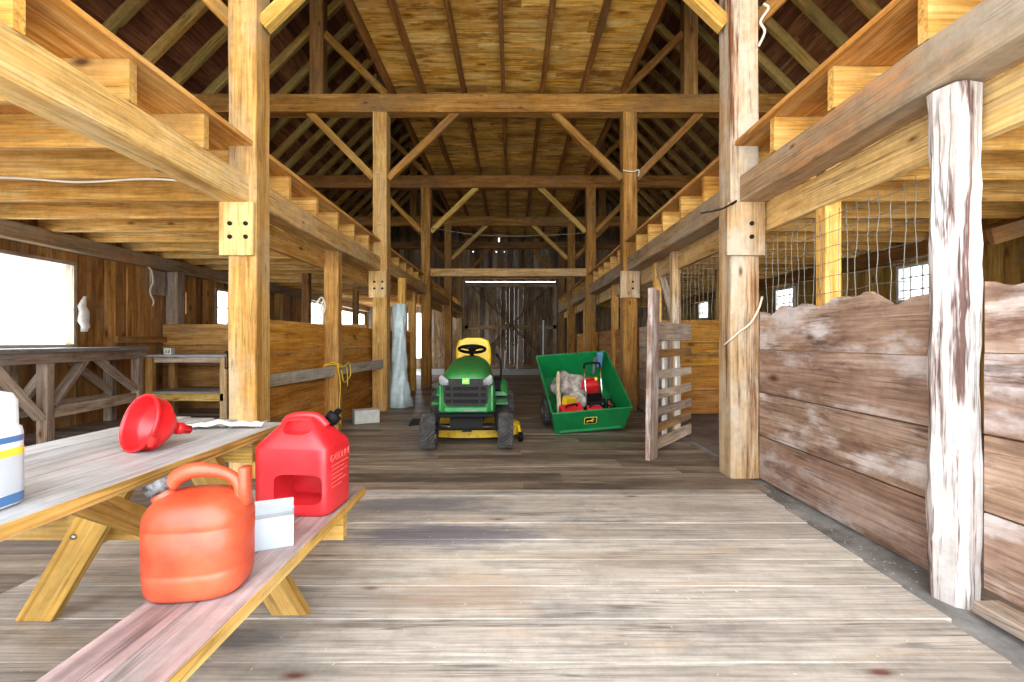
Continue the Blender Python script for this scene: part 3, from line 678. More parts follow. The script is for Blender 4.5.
for ch in ('coil',):
    m = MB()
    m.tube(smooth_path([(-.0, -.02, .84), (.03, -.02, .6), (.02, -.02, .35), (.03, -.02, .1)]), .006, 6)
    m.tube(smooth_path([(-.18, -.04, .80), (-.15, -.03, .84), (.0, -.02, .86), (.03, .1, .82), (.03, .3, .86), (.04, .33, .70), (.03, .12, .62), (.03, .02, .78)]), .007, 6)
    m.tube(smooth_path([(-.18, -.03, .84), (-.05, -.02, .88), (.02, 0, .82), (.03, .2, .80), (.03, .25, .55)]), .006, 6)
    m.build('coil', M['yrope'], tw)
t = tag(MB().tube(smooth_path([(-2.46, 5.9, 1.62), (-2.40, 5.92, 1.70), (-2.36, 5.93, 1.60), (-2.38, 5.92, 1.50), (-2.41, 5.93, 1.58), (-2.39, 5.94, 1.66)]), .012, 6).build('rope_coil', M['rope']), 'small rope coil hanging on the slim pine post', 'rope')
h_planks('plank_divider', W['old'], 'y', 8.0, -5.95, -2.47, [.0, .36, .72, 1.08, 1.44], .04, 'brown plank divider behind the small workbench')
h_planks('plank_partition', W['stall'], 'x', -2.40, 7.97, 11.53, [.03, .36, .70, 1.03, 1.36], .04, 'brown plank partition behind the plastic wrapped bundle')
tag(MB().box((-2.42, 10.9, 0), (-2.25, 11.05, 2.3), 2, cham=.006).build('stall_post', W['pine']), 'orange pine post at the end of the partition beyond the plastic bundle', 'post')
tag(MB().box((-2.08, 8.54, 0), (-1.95, 8.67, 2.3), 2, cham=.006).build('stall_post', W['pine']), 'pine post standing behind the plastic wrapped bundle', 'post')
h_planks('plank_divider', W['old'], 'y', 11.75, -5.95, -2.47, [.6, .95, 1.3], .04, 'far dim plank divider beyond the orange partition')
# plastic wrapped bundle
mb = MB(); rings = []
for k in range(15):
    q = k / 14; z = 1.80 * q; r0 = .10 + .12 * (1 - q) ** 3
    rings.append([Vector((-1.99 + .01 * q + (r0 * 1.05) * math.cos(a) * (1 + .16 * math.sin(5 * a + k * 1.1) + .07 * math.sin(9 * a - k)), 8.24 + r0 * .9 * math.sin(a) * (1 + .15 * math.sin(4 * a - k * .8)), z)) for a in [2 * math.pi * i / 36 for i in range(36)]])
tag(mb.loft(rings).build('wrapped_bundle', M['tarp']), 'pale blue plastic wrapped bundle standing by the second aisle post', 'bundle')
# concrete block
cb = MB(); cb.box((-.17, -.1, 0), (.17, .1, .19), 0, cham=.008)
o = cb.build('concrete_block', M['block'], None, (0, 0, 0)); o.location = (-2.06, 6.62, .0); o.rotation_euler = (0, 0, R(28))
tag(o, 'pale concrete block on the floor against the orange partition', 'block'); bev(o, .01)
# ---- big workbench along the wall
A = Vector((-4.93, 3.6, 0)); B = Vector((-5.40, 7.0, 0)); bd = (B - A); bl = bd.length; ang = math.atan2(bd.y, bd.x)
wb = thing('workbench', 'large rough workbench with diagonal braces under the bright window', 'workbench', A, (0, 0, ang))
# local x along the bench, +y towards the wall
m = MB()
for k in range(3): m.box((0, .0 + k * .19, 1.02), (bl, .187 + k * .19, 1.065), 0, cham=.004)
m.build('worktop', W['top'], wb)
MB().box((.05, .03, .90), (bl - .05, .08, 1.018), 0).build('apron', W['grey'], wb)
for x_ in (.3, 1.72, bl - .13):
    for y_ in (.04, .40):
        MB().box((x_ - .055, y_, 0), (x_ + .055, y_ + .11, 1.018), 2, cham=.006).build('leg', W['grey'], wb)
for x0_, x1_, z0_, z1_ in ((1.66, 1.05, .28, .95), (1.80, 2.35, .40, .97), (bl - .18, bl - 1.0, .45, .97)):
    MB().bar((x0_, .10, z0_), (x1_, .10, z1_), .045, .11, up=(0, 1, 0)).build('diagonal_brace', W['grey'], wb)
    MB().bar((x0_, .44, z0_), (x1_, .44, z1_), .045, .11, up=(0, 1, 0)).build('diagonal_brace', W['grey'], wb)
MB().box((1.78, .07, .27), (bl - .19, .12, .40), 0).build('stretcher', W['grey'], wb)
MB().box((.36, .43, .27), (bl - .19, .47, .40), 0).build('stretcher', W['grey'], wb)
# ---- small bench with shelf
sb = thing('small_workbench', 'small workbench with a low shelf before the plank divider', 'workbench', (-4.83, 7.2, 0))
m = MB()
for k in range(3): m.box((-.68, -.25 + k * .2, .91), (.60, -.053 + k * .2, .945), 0, cham=.003)
m.build('worktop', W['top'], sb)
m = MB(); m.box((-.60, -.24, .37), (.55, .33, .40), 0); m.build('shelf', W['top'], sb)
MB().box((-.60, -.245, .26), (.55, -.21, .368), 0).build('shelf_rail', W['yellow'], sb)
for x_ in (-.56, .55):
    for y_ in (-.21, .26): MB().box((x_ - .05, y_ - .035, 0), (x_ + .05, y_ + .045, .905), 2).build('leg', W['pale'] if x_ > 0 else W['old'], sb)
MB().box((-.50, -.21, .83), (.50, -.18, .905), 0).build('apron', W['grey'], sb)
bk = thing('hollow_brick', 'small grey hollow brick standing on the small workbench', 'brick', (-5.22, 7.15, .946))
m = MB(); m.box((-.055, -.04, 0), (.055, .04, .02)); m.box((-.055, -.04, .075), (.055, .04, .095)); m.box((-.055, -.04, .02), (-.035, .04, .075)); m.box((.035, -.04, .02), (.055, .04, .075)); m.box((-.01, -.04, .02), (.01, .04, .075))
m.build('brick_body', M['block'], bk)
cl = thing('clamp', 'dark iron clamp hanging on the corner of the small workbench', 'clamp', (-4.23, 6.92, .86))
MB().tube(smooth_path([(0, 0, .12), (.04, -.01, .13), (.05, -.01, .02), (.045, -.01, -.1), (0, 0, -.11)]), .012, 7).build('clamp_frame', M['dsteel'], cl)
MB().tube([(0, 0, -.11), (0, 0, -.0), (0, 0, .06)], .007, 6).build('screw', M['dsteel'], cl)
tag(MB().tube(smooth_path([(-5.88, 7.55, 2.36), (-5.80, 7.55, 2.28), (-5.79, 7.57, 2.1), (-5.81, 7.53, 1.95), (-5.79, 7.58, 1.8), (-5.82, 7.6, 1.72)]), .012, 6).build('rope_end', M['rope']), 'frayed rope end hanging from the wall plate above the workbench', 'rope')
m = MB(); m.loft([[p + Vector((0, .02 * math.sin(k * 2.1), 0)) for p in sring(-5.93 + .01 * math.sin(k), 6.50, 1.28 + k * .07, .02 + .02 * math.sin(k * .45 + .4), .03 + .05 * math.sin(k * .42 + .3), 2.2, 14)] for k in range(8)])
tag(m.build('rag', M['paper']), 'white rag hanging beside the bright window', 'rag')
tag(MB().box((-5.93, 7.0, 1.12), (-5.88, 8.05, 1.22), 1).build('wall_rail', W['old']), 'dark rail on the wall boards behind the workbench', 'rail')
tag(MB().box((-5.965, 7.72, 1.92), (-5.93, 8.03, 2.32), 2).build('wall_panel_board', W['grey']), 'short nailed board panel high on the wall beside the greyed wall post', 'board')
# wires along the joists
tag(MB().tube(smooth_path([(-5.0, 3.9, 2.49), (-4.2, 3.88, 2.50), (-3.6, 3.9, 2.47), (-3.0, 3.88, 2.49), (-2.5, 3.9, 2.46)]), .009, 6).build('electric_cable', M['rope']), 'pale cable stapled under the joists above the workbench', 'cable')
tag(MB().tube(smooth_path([(-1.98, 11.5, 3.92), (-1.0, 11.5, 3.77), (0, 11.5, 3.72), (1.0, 11.5, 3.75), (1.80, 11.5, 3.80)], 8), .010, 6).build('electric_cable', M['wire']), 'thin cable strung across the aisle at the third post pair', 'cable')
tag(MB().tube(smooth_path([(-2.25, 7.70, 3.9), (-2.15, 7.68, 3.86), (-2.17, 7.70, 3.3), (-2.14, 7.69, 3.1), (-2.2, 7.70, 3.05)]), .006, 6).build('rope_end', M['rope']), 'pale cord tied to the second aisle post on the workbench side', 'rope')
tag(MB().tube(smooth_path([(1.82, 7.70, 3.95), (1.98, 7.68, 3.92), (2.08, 7.69, 3.95), (2.07, 7.7, 3.85)]), .012, 6).build('rope_end', M['rope']), 'pale cord tied round the second aisle post on the stall side', 'rope')
tag(MB().tube(smooth_path([(2.09, 3.9, 3.95), (2.12, 3.88, 3.9), (2.06, 3.89, 3.8), (2.1, 3.9, 3.72), (2.05, 3.9, 3.6)]), .011, 6).build('rope_end', M['rope']), 'pale cord hanging high on the big stall side post', 'rope')
# poles against the far door
for k, (xx, hh, lb) in enumerate(((1.27, 2.0, 'tall pale pole leaning on the far sliding door'), (.22, 1.05, 'short pale stake standing at the far sliding door'), (-.30, .75, 'shortest pale stake standing at the far sliding door'))):
    tag(MB().bar((xx, YB - .25, 0), (xx + .02, YB - .14, hh), .06, .06, cham=.01).build('pole', W['sill']), lb, 'pole')
tag(MB().bar((-3.1, YB - .3, .25), (-2.3, YB - .1, 1.6), .05, .14, up=(0, 1, 0)).build('leaning_board', W['grey']), 'greyed board leaning on the wall beside the far door', 'board')

# ================================================================== PICNIC TABLE
ptx = -1.43
pt = thing('picnic_table', 'weathered grey picnic table with yellow pine legs and attached bench', 'picnic table', (ptx, 1.3, .014))
TL0, TL1 = -1.0, .93
m = MB()
for k in range(5):
    x0 = -.35 + k * .1415
    m.box((x0, TL0, .712), (x0 + .1385, TL1 + (.17 if k == 0 else .13 if k == 1 else .09 if k == 2 else .04 if k == 3 else 0), .75), 1, cham=.004, seg=8, jit=.001)
m.build('tabletop', W['top'], pt)
MB().box((.348, TL0, .716), (.357, TL1, .748), 1).build('top_edge', W['yellow'], pt)
for sgn in (-1, 1):
    b = MB()
    for k in range(2): b.box((sgn * .585 - .135 + k * .136, TL0, .400), (sgn * .585 - .135 + k * .136 + .1335, TL1 + .02, .438), 1, cham=.004, seg=8, jit=.001)
    ob = b.build('bench_seat', W['bench'], pt)
    MB().box((sgn * .585 + sgn * .1345, TL0, .402), (sgn * .585 + sgn * .141, TL1 + .02, .436), 1).build('bench_edge', W['yellow'], pt)
for yy in (.64, -.65):
    for sgn in (-1, 1):
        # square-cut ends flat on floor and under the top
        L2 = MB(); a = Vector((sgn * .55, 0)); hw = .075
        poly = [(sgn * .51 - hw, 0.0), (sgn * .51 + hw, 0.0), (sgn * .09 + hw, .711), (sgn * .09 - hw, .711)]
        Mx = Matrix.Translation((0, yy + (.02 if sgn > 0 else -.022), 0)) @ Matrix.Rotation(R(90), 4, 'X')
        off = random.uniform(0, 40)
        vs = [Mx @ Vector((x, z, d)) for d in (-.02, .02) for x, z in poly]
        gs = [(z + off, x + off + sgn * z * .6, d) for d in (-.02, .02) for x, z in poly]
        L2._add(vs, [(0, 1, 2, 3), (7, 6, 5, 4), (0, 4, 5, 1), (1, 5, 6, 2), (2, 6, 7, 3), (3, 7, 4, 0)], gs, random.random())
        bev(L2.build('leg', W['yellow'], pt), .003)
    MB().box((-.72, yy + .048, .29), (.715, yy + .088, .398), 0, cham=.004).build('cross_rail', W['yellow'], pt)
    MB().box((-.33, yy + .048, .62), (.33, yy + .088, .711), 0, cham=.004).build('top_cleat', W['yellow'], pt)
    s_ = 1 if yy > 0 else -1
    MB().bar((0, yy + .066 - s_ * .05, .34), (0, yy - s_ * .5, .69), .09, .04, up=(1, 0, 0)).build('centre_brace', W['yellow'], pt)
    for sgn in (-1, 1):
        MB().lathe([(.001, -.010), (.011, -.008), (.012, 0)], 10, Matrix.Translation((sgn * .34, yy - .043, .345)) @ Matrix.Rotation(R(-90), 4, 'X')).build('bolt_head', M['steel'], pt)
TZ, BZ = .765, .4535
# ---- funnel lying on its side
f = thing('funnel', 'big red plastic funnel lying on its side on the picnic table', 'funnel', (-1.275, 1.70, TZ), (0, 0, 0))
f.scale = (.92, .92, .92)
axis = Vector((.40, .86, -.30)).normalized()   # from mouth to spout
q = axis.to_track_quat('Z', 'Y').to_matrix().to_4x4()
Mf = Matrix.Translation((-.04, -.06, .108)) @ q
m = MB()
prof = [(.110, 0), (.113, .004), (.113, .012), (.106, .014), (.105, .055), (.098, .068), (.06, .105), (.03, .128), (.021, .135), (.017, .20), (.0145, .20), (.018, .135), (.027, .125), (.056, .102), (.094, .065), (.100, .055), (.102, .012), (.104, 0), (.110, 0)]
m.lathe(prof, 40, Mf); m.build('funnel_body', M['redin'], f)
m = MB(); m.prism([(-.012, .108), (.012, .108), (.020, .137), (.012, .148), (-.012, .148), (-.020, .137)], .002, .010, Mf @ Matrix.Rotation(R(118), 4, 'Z')); m.build('hang_tab', M['redin'], f)
m = MB(); m.lathe([(.0215, .143), (.0245, .146), (.0245, .165), (.020, .168)], 20, Mf); m.build('spout_collar', M['redin'], f)
# ---- rag on the table end
mb = MB(); random.seed(3); rings = []
nx, ny = 18, 8
vs = []; 
for i in range(nx + 1):
    for j in range(ny + 1):
        u = i / nx; v = j / ny
        vs.append((-1.43 + .30 * u + .03 * math.sin(v * 7), 2.02 + .085 * v * (1.2 - .4 * u) + .04 * u, TZ + .008 + .014 * abs(math.sin(u * 9 + v * 5)) * abs(math.sin(v * 4 + u * 3)) + .012 * random.random() * (u > .2)))
fs = [(i * (ny + 1) + j, (i + 1) * (ny + 1) + j, (i + 1) * (ny + 1) + j + 1, i * (ny + 1) + j + 1) for i in range(nx) for j in range(ny)]
mb._add(vs, fs, None, .5, 0, True); o = mb.build('rag', M['paper'])
sol = o.modifiers.new('thick', 'SOLIDIFY'); sol.thickness = .004; sol.offset = 1
tag(o, 'crumpled white rag on the far end of the picnic table', 'rag'); random.seed(11)
# ---- white jug with blue label
jg = thing('fluid_jug', 'white plastic jug with blue base and yellow label on the picnic table', 'jug', (-1.262, 1.06, TZ), (0, 0, R(4)))
m = MB(); a, b = .105, .075
m.loft([sring(0, 0, z, a * s, b * s, 4.5, 32) for z, s in ((0, .93), (.006, 1), (.17, 1), (.182, .98), (.186, .93), (.245, .92), (.262, .84), (.272, .50), (.276, .34), (.284, .34))]); m.build('jug_body', M['wplastic'], jg)
m = MB(); m.loft([sring(0, 0, z, a * 1.006, b * 1.008, 4.5, 32) for z in (.008, .03)], False, False); m.build('blue_band', M['blue'], jg); m = MB(); m.loft([sring(0, 0, z, a * 1.006, b * 1.008, 4.5, 32) for z in (.150, .164)], False, False); m.build('blue_band', M['blue'], jg)
m = MB(); m.loft([sring(0, 0, z, a * 1.008, b * 1.01, 4.5, 32) for z in (.033, .130)], False, False); m.build('label_sheet', M['card'], jg)
m = MB(); m.loft([sring(0, 0, z, a * 1.010, b * 1.012, 4.5, 32) for z in (.118, .136)], False, False); m.build('label_stripe', M['deer'], jg)
m = MB(); m.lathe([(.036, .278), (.045, .279), (.045, .306), (.040, .309), (.001, .309)], 24); m.build('cap', M['grille'], jg)

# ---- faded orange fuel can
oc = thing('fuel_can', 'faded orange round-shouldered fuel can on the bench nearest the camera', 'fuel can', (-.885, 1.335, BZ), (0, 0, R(8)))
oc.scale = (.92, .92, .95)
m = MB()
sec = [(.0, .112, .090), (.006, .128, .104), (.02, .136, .112), (.06, .140, .116), (.075, .141, .117), (.080, .138, .114), (.085, .141, .117), (.14, .141, .117), (.196, .142, .118), (.200, .139, .115), (.205, .142, .118), (.235, .138, .114), (.258, .125, .102), (.275, .105, .084), (.286, .075, .058), (.290, .03, .02)]
m.loft([sring(0, 0, z, a, b, 3.0, 40) for z, a, b in sec]); m.build('can_body', M['orange'], oc)
m = MB(); pth = smooth_path([(-.085, 0, .300), (-.070, 0, .325), (-.03, 0, .345), (.02, 0, .347), (.07, 0, .335), (.10, 0, .315), (.115, 0, .285), (.118, 0, .25)], 5)
m.tube(pth, [.020 + .004 * math.sin(i * .2) for i in range(len(pth))], 12); m.build('handle', M['orange'], oc)
m = MB(); m.loft([sring(.128, 0, z, .016, .024, 3, 16) for z in (.24, .30, .345, .352)]); m.build('vent_post', M['orange'], oc)
Mn = Matrix.Translation((-.095, 0, .262)) @ Matrix.Rotation(R(-28), 4, 'Y')
m = MB(); m.lathe([(.042, -.02), (.036, .01), (.034, .028), (.034, .032)], 20, Mn, cap1=True); m.build('neck', M['orange'], oc)
m = MB(); m.lathe([(.036, .026), (.040, .027), (.040, .062), (.036, .066), (.001, .066)], 20, Mn, lug=lambda j, k: .0018 * (k % 2) if 1 <= j <= 2 else 0); m.build('cap', M['cap'], oc)
# ---- red square fuel can
rc = thing('fuel_can', 'bright red square fuel can with a hand hole at the bench end', 'fuel can', (-.875, 1.975, BZ), (0, 0, R(-4)))
m = MB(); a, b = .158, .118
sec = [(.0, .92, .92, 7), (.008, .985, .985, 7), (.02, 1, 1, 7), (.10, 1, 1, 7), (.20, 1, 1, 7), (.262, 1, 1, 7), (.275, .985, .985, 6), (.335, .62, .66, 5), (.372, .40, .44, 4), (.380, .36, .38, 4), (.382, .2, .2, 3)]
m.loft([sring(0, 0, z, a * sa, b * sb_, e, 48) for z, sa, sb_, e in sec]); body = m.build('can_body', M['red'], rc)
c = MB(); c.loft([sring(0, 0, z, .098, .060, 5, 28) for z in (-.3, -.2, 0, .3)])
Mc = Matrix.Translation((.035, -.03, .107)) @ Matrix.Rotation(R(90), 4, 'X')
c.v = [Mc @ (v if True else v) for v in c.v]
c.v = [Vector((v.x, max(min(v.y, .03), -.3), v.z)) for v in c.v]
cut(body, c)
# open handle slot across the top
c = MB(); c.loft([sring(0, 0, z, .060, .026, 3, 20) for z in (-.2, 0, .2)])
Mc = Matrix.Translation((.01, -.02, .345)) @ Matrix.Rotation(R(90), 4, 'X'); c.v = [Mc @ v for v in c.v]
c.v = [Vector((v.x, max(min(v.y, -.022), -.3), v.z)) for v in c.v]
cut(body, c)
for p in body.data.polygons: p.use_smooth = True
es = body.modifiers.new('es', 'EDGE_SPLIT'); es.split_angle = R(40)
m = MB(); m.tube(smooth_path([(-.085, 0, .34), (-.06, -.005, .372), (0, -.01, .385), (.06, -.005, .378), (.10, 0, .34)]), .017, 12); m.build('handle', M['red'], rc)
m = MB(); Mn = Matrix.Translation((.075, .05, .335)) @ Matrix.Rotation(R(35), 4, 'Y') @ Matrix.Rotation(R(-20), 4, 'X')
m.lathe([(.026, -.02), (.026, .02), (.031, .022), (.031, .055), (.027, .058), (.014, .06), (.012, .085), (.001, .085)], 18, Mn); m.build('cap', M['black'], rc)
# moulded lettering on the end face (+x)
Mt = Matrix.Translation((a * 1.0 + .0003, 0, .222)) @ Matrix.Rotation(R(90), 4, 'Z') @ Matrix.Rotation(R(90), 4, 'X')
lettering('moulded_lettering', 'GASOLINE', .040, Mt, M['ink'], rc, .0012)
m = MB()
for k, wd in enumerate((.16, .12, .15, .10, .14, .09)):
    z = .19 - k * .017
    m.box((a + .0002, -.085, z), (a + .0016, -.085 + wd, z + .005))
m.build('moulded_lines', M['ink'], rc)
# ---- white carton
ct = thing('carton', 'small white open carton between the two fuel cans', 'box', (-.83, 1.615, BZ), (0, 0, R(24)))
m = MB(); w_, d_, h_, t_ = .072, .05, .105, .002
m.box((-w_, -d_, 0), (w_, d_, t_)); m.box((-w_, -d_, t_), (w_, -d_ + t_, h_)); m.box((-w_, d_ - t_, t_), (w_, d_, h_)); m.box((-w_, -d_ + t_, t_), (-w_ + t_, d_ - t_, h_)); m.box((w_ - t_, -d_ + t_, t_), (w_, d_ - t_, h_)); m.box((-w_ + t_, -d_ + t_, h_ - .02), (w_ - t_, d_ - t_, h_ - .018))
m.build('carton_body', M['card'], ct)
MB().bar((-w_, 0, h_), (-w_ - .02, 0, h_ + .04), .096, .002, up=(1, 0, 0)).build('flap', M['card'], ct)
MB().bar((0, d_, h_), (0, d_ + .045, h_ + .016), .14, .002).build('flap', M['card'], ct)

# ================================================================== RIDING MOWER
mw = thing('riding_mower', 'green and yellow riding lawn mower parked facing the doorway', 'lawn mower', (-.475, 5.0, 0), (0, 0, R(2.0)))
def arch(y, w, b, t, e=3.5, n=26):
    pts = []
    for k in range(n + 1):
        th = math.pi * k / n; c, s_ = math.cos(th), math.sin(th)
        pts.append(Vector((w * math.copysign(abs(c) ** (2 / e), c), y, b + (t - b) * abs(s_) ** (2 / e))))
    return pts
m = MB()
m.loft([arch(-.235, .20, .44, .755), arch(-.225, .245, .425, .80), arch(-.19, .282, .42, .835), arch(-.08, .298, .42, .87), arch(.12, .30, .43, .905), arch(.36, .285, .44, .945), arch(.58, .27, .46, .965), arch(.72, .24, .48, .965)], mat=0)
m.build('hood', M['greendust'], mw)
# grille
g = MB(); g.prism([(-.185, .49), (.185, .49), (.222, .53), (.235, .72), (.215, .765), (-.215, .765), (-.235, .72), (-.222, .53)], .0, .035, Matrix.Translation((0, -.225, 0)) @ Matrix.Rotation(R(90), 4, 'X')); gr = g.build('grille', M['grille'], mw)
for z in (.67, .605, .54):
    for x0, x1 in ((-.13, .13), (-.205, -.15), (.15, .205)):
        MB().box((x0, -.2635, z - .019), (x1, -.2605, z + .019)).build('grille_slot', M['black'], gr)
for z in (.638, .572):
    MB().box((-.21, -.272, z - .009), (.21, -.2605, z + .009), cham=.004).build('grille_slat', M['grille'], gr)
for s in (-1, 1):
    m = MB(); m.loft([[Vector((s * (.222 + dx * .048), -.268 + dy, .755 + dz * 1.1)) for dx, dz in ((-1.0, -.045), (.3, -.05), (1.0, -.03), (1.05, .03), (.5, .055), (-.5, .02), (-1.05, -.005))] for dy in (.055, .0)]); h = m.build('headlight', M['lens'], mw); bev(h, .008, 3)
    MB().bar((s * .155, -.248, .708), (s * .28, -.20, .708), .02, .02).build('headlight_trim', M['grille'], mw)
    MB().box((s * .262 - .012, -.22, .44), (s * .262 + .012, -.10, .70), 2, cham=.01).build('hood_corner', M['green'], mw)
m = MB(); m.box((-.036, -.272, .715), (.036, -.262, .775), cham=.008); em = m.build('emblem', M['lime'], mw)
deer = [(-.48, .02), (-.30, .12), (-.05, .10), (.12, .16), (.20, .34), (.30, .40), (.26, .22), (.46, .14), (.30, .06), (.22, -.06), (.34, -.20), (.24, -.24), (.08, -.10), (-.16, -.06), (-.34, -.22), (-.48, -.26), (-.38, -.12), (-.40, -.02)]
MB().prism([(x * .06, y * .06) for x, y in deer], 0, .002, Matrix.Translation((0, -.2725, .745)) @ Matrix.Rotation(R(90), 4, 'X')).build('emblem_deer', M['deer'], em)
m = MB(); m.box((-.21, -.252, .425), (.21, -.18, .488), 0, cham=.018); m.build('hood_chin', M['green'], mw)
MB().box((-.045, -.256, .437), (.115, -.2525, .455)).build('model_strip', M['lens'], mw)
m = MB(); m.box((-.27, -.26, .375), (.27, -.19, .418), 0, cham=.015); m.build('bumper', M['black'], mw)
m = MB(); m.box((-.17, -.16, .25), (.17, 1.25, .43), 1, cham=.01); m.build('chassis', M['dsteel'], mw)
m = MB(); m.bar((-.36, .0, .235), (.36, .0, .235), .06, .065, cham=.01); m.box((-.05, -.10, .20), (.05, .05, .30)); m.build('front_axle', M['dsteel'], mw)
for s in (-1, 1): MB().tube([(s * .30, -.02, .37), (s * .315, -.02, .30), (s * .315, 0, .20)], .022, 8).build('spindle', M['dsteel'], mw)
MB().tube([(-.30, -.09, .27), (-.1, -.11, .25), (.1, -.11, .26), (.30, -.09, .25)], .011, 8).build('tie_rod', M['steel'], mw)
def wheel(parent, name, x, y, r, w, s, rimmat, lugn=56):
    Mx = Matrix.Translation((x, y, r)) @ Matrix.Rotation(R(90), 4, 'Y')
    t = MB(); hw = w / 2
    prof = [(r * .56, -hw * .75), (r * .72, -hw), (r * .88, -hw * .98), (r * .955, -hw * .85), (r * .985, -hw * .55), (r * .995, -hw * .28), (r, 0), (r * .995, hw * .28), (r * .985, hw * .55), (r * .955, hw * .85), (r * .88, hw * .98), (r * .72, hw), (r * .56, hw * .75)]
    t.lathe(prof, lugn * 2, Mx, lug=lambda j, k: (-.010 if ((k // 2 + j) % 2) else 0) if 3 <= j <= 9 else 0, smooth=False)
    tt = t.build('wheel', M['rubber'], parent)
    q = MB(); q.lathe([(r * .57, -hw * .74), (r * .54, -hw * .5), (r * .3, -hw * .25), (.03, -hw * .2), (.03, hw * .2), (r * .3, hw * .25), (r * .54, hw * .5), (r * .57, hw * .74)], 24, Mx, cap0=False); q.build('rim', rimmat, tt)
    q = MB(); q.lathe([(.035, -hw * .9), (.04, -hw * .6), (.04, hw * .6), (.035, hw * .9)], 14, Mx, cap0=True, cap1=True); q.build('hub', M['dsteel'], tt)
for s in (-1, 1):
    wheel(mw, 'front', s * .405, 0, .193, .165, s, M['yel'])
    wheel(mw, 'rear', s * .42, 1.22, .255, .24, s, M['yel'])
# mowing deck
m = MB()
def dk(z, k): return [Vector((x * k, .66 + (y - .66) * k, z)) for x, y in ((-.50, .55), (-.40, .36), (-.15, .28), (.15, .28), (.42, .33), (.56, .48), (.60, .68), (.50, .92), (.15, 1.02), (-.15, 1.02), (-.45, .95), (-.52, .75))]
m.loft([dk(.06, 1.0), dk(.15, 1.0), dk(.175, .97), dk(.20, .88)], smooth=False); m.build('mowing_deck', M['yeldirt'], mw)
m = MB(); m.bar((-.50, .62, .19), (-.72, .60, .17), .30, .012, tone=.5); m.bar((-.50, .62, .19), (-.70, .60, .20), .26, .02); m.build('discharge_chute', M['black'], mw)
m = MB(); m.lathe([(.001, -.025), (.05, -.025), (.055, -.015), (.055, .015), (.05, .025), (.001, .025)], 18, Matrix.Translation((.585, .34, .057)) @ Matrix.Rotation(R(90), 4, 'Y')); m.build('gauge_wheel', M['black'], mw)
m = MB(); m.bar((.585, .36, .05), (.56, .45, .16), .03, .05); m.build('wheel_bracket', M['yel'], mw)
# footrests, fender, dash
for s in (-1, 1):
    m = MB(); m.box((s * .345 - .10, .50, .40), (s * .345 + .10, .98, .435), cham=.012); m.build('footrest', M['green'], mw)
m = MB()
m.loft([[Vector((x, y, z)) for x, z in ((-.45, b), (-.45, t - .04), (-.40, t), (-.2, t + .02), (.2, t + .02), (.40, t), (.45, t - .04), (.45, b))] for y, b, t in ((.93, .46, .50), (.99, .50, .60), (1.10, .54, .65), (1.45, .54, .65), (1.58, .50, .60))], smooth=False); bev(m.build('fender', M['green'], mw), .015)
m = MB(); m.loft([arch(.66, .20, .50, .93), arch(.74, .20, .50, .975), arch(.84, .17, .5, .955)]); m.build('dashboard', M['black'], mw)
Ms = Matrix.Translation((0, 1.0, 1.045)) @ Matrix.Rotation(R(-16), 4, 'X')
m = MB(); m.tube([(0, .78, .88), (0, .90, .97), (0, .985, 1.03)], .028, 10); m.build('steering_column', M['black'], mw)
st = MB(); st.lathe([(.165 + .020 * math.cos(a), .020 * math.sin(a)) for a in [2 * math.pi * k / 10 for k in range(11)]], 36, Ms); sw = st.build('steering_wheel', M['black'], mw)
for a in (90, 215, 325):
    d = Vector((math.cos(R(a)), math.sin(R(a)), 0)); m = MB(); m.bar(Ms @ (d * .02), Ms @ (d * .165), .035, .016, up=Ms.to_3x3() @ Vector((0, 0, 1))); m.build('spoke', M['black'], sw)
m = MB(); m.lathe([(.001, .02), (.04, .018), (.05, 0), (.045, -.02), (.001, -.025)], 20, Ms); m.build('hub', M['black'], sw)
m = MB(); m.loft([[Vector((x * k, y + (1 - k) * .0 , z)) for x, z in ((-.21, .74), (.21, .74), (.235, .86), (.235, 1.05), (.20, 1.16), (.10, 1.195), (-.10, 1.195), (-.20, 1.16), (-.235, 1.05), (-.235, .86))] for y, k in ((1.42, .90), (1.40, 1), (1.47, 1), (1.50, .92))], smooth=False); sb_ = m.build('seat_backrest', M['yel'], mw); bev(sb_, .02, 3)
m = MB(); m.box((-.225, 1.12, .70), (.225, 1.46, .79), cham=.035); bev(m.build('seat_cushion', M['yel'], mw), .02, 3)
for s in (-1, 1): MB().bar((s * .15, 1.30, .64), (s * .15, 1.30, .71), .05, .20, up=(0, 1, 0)).build('seat_bracket', M['dsteel'], mw)
m = MB(); m.tube(smooth_path([(.36, .98, .62), (.37, .96, .78), (.36, .93, .90), (.33, .91, .95)]), .012, 8); lv = m.build('lift_lever', M['dsteel'], mw)
m = MB(); m.tube([(.335, .912, .94), (.32, .905, .97), (.305, .90, 1.0)], [.016, .02, .014], 8); m.build('lever_grip', M['black'], lv)
m = MB(); m.box((.27, .60, .55), (.36, .98, .70), cham=.02); m.build('side_panel', M['black'], mw)

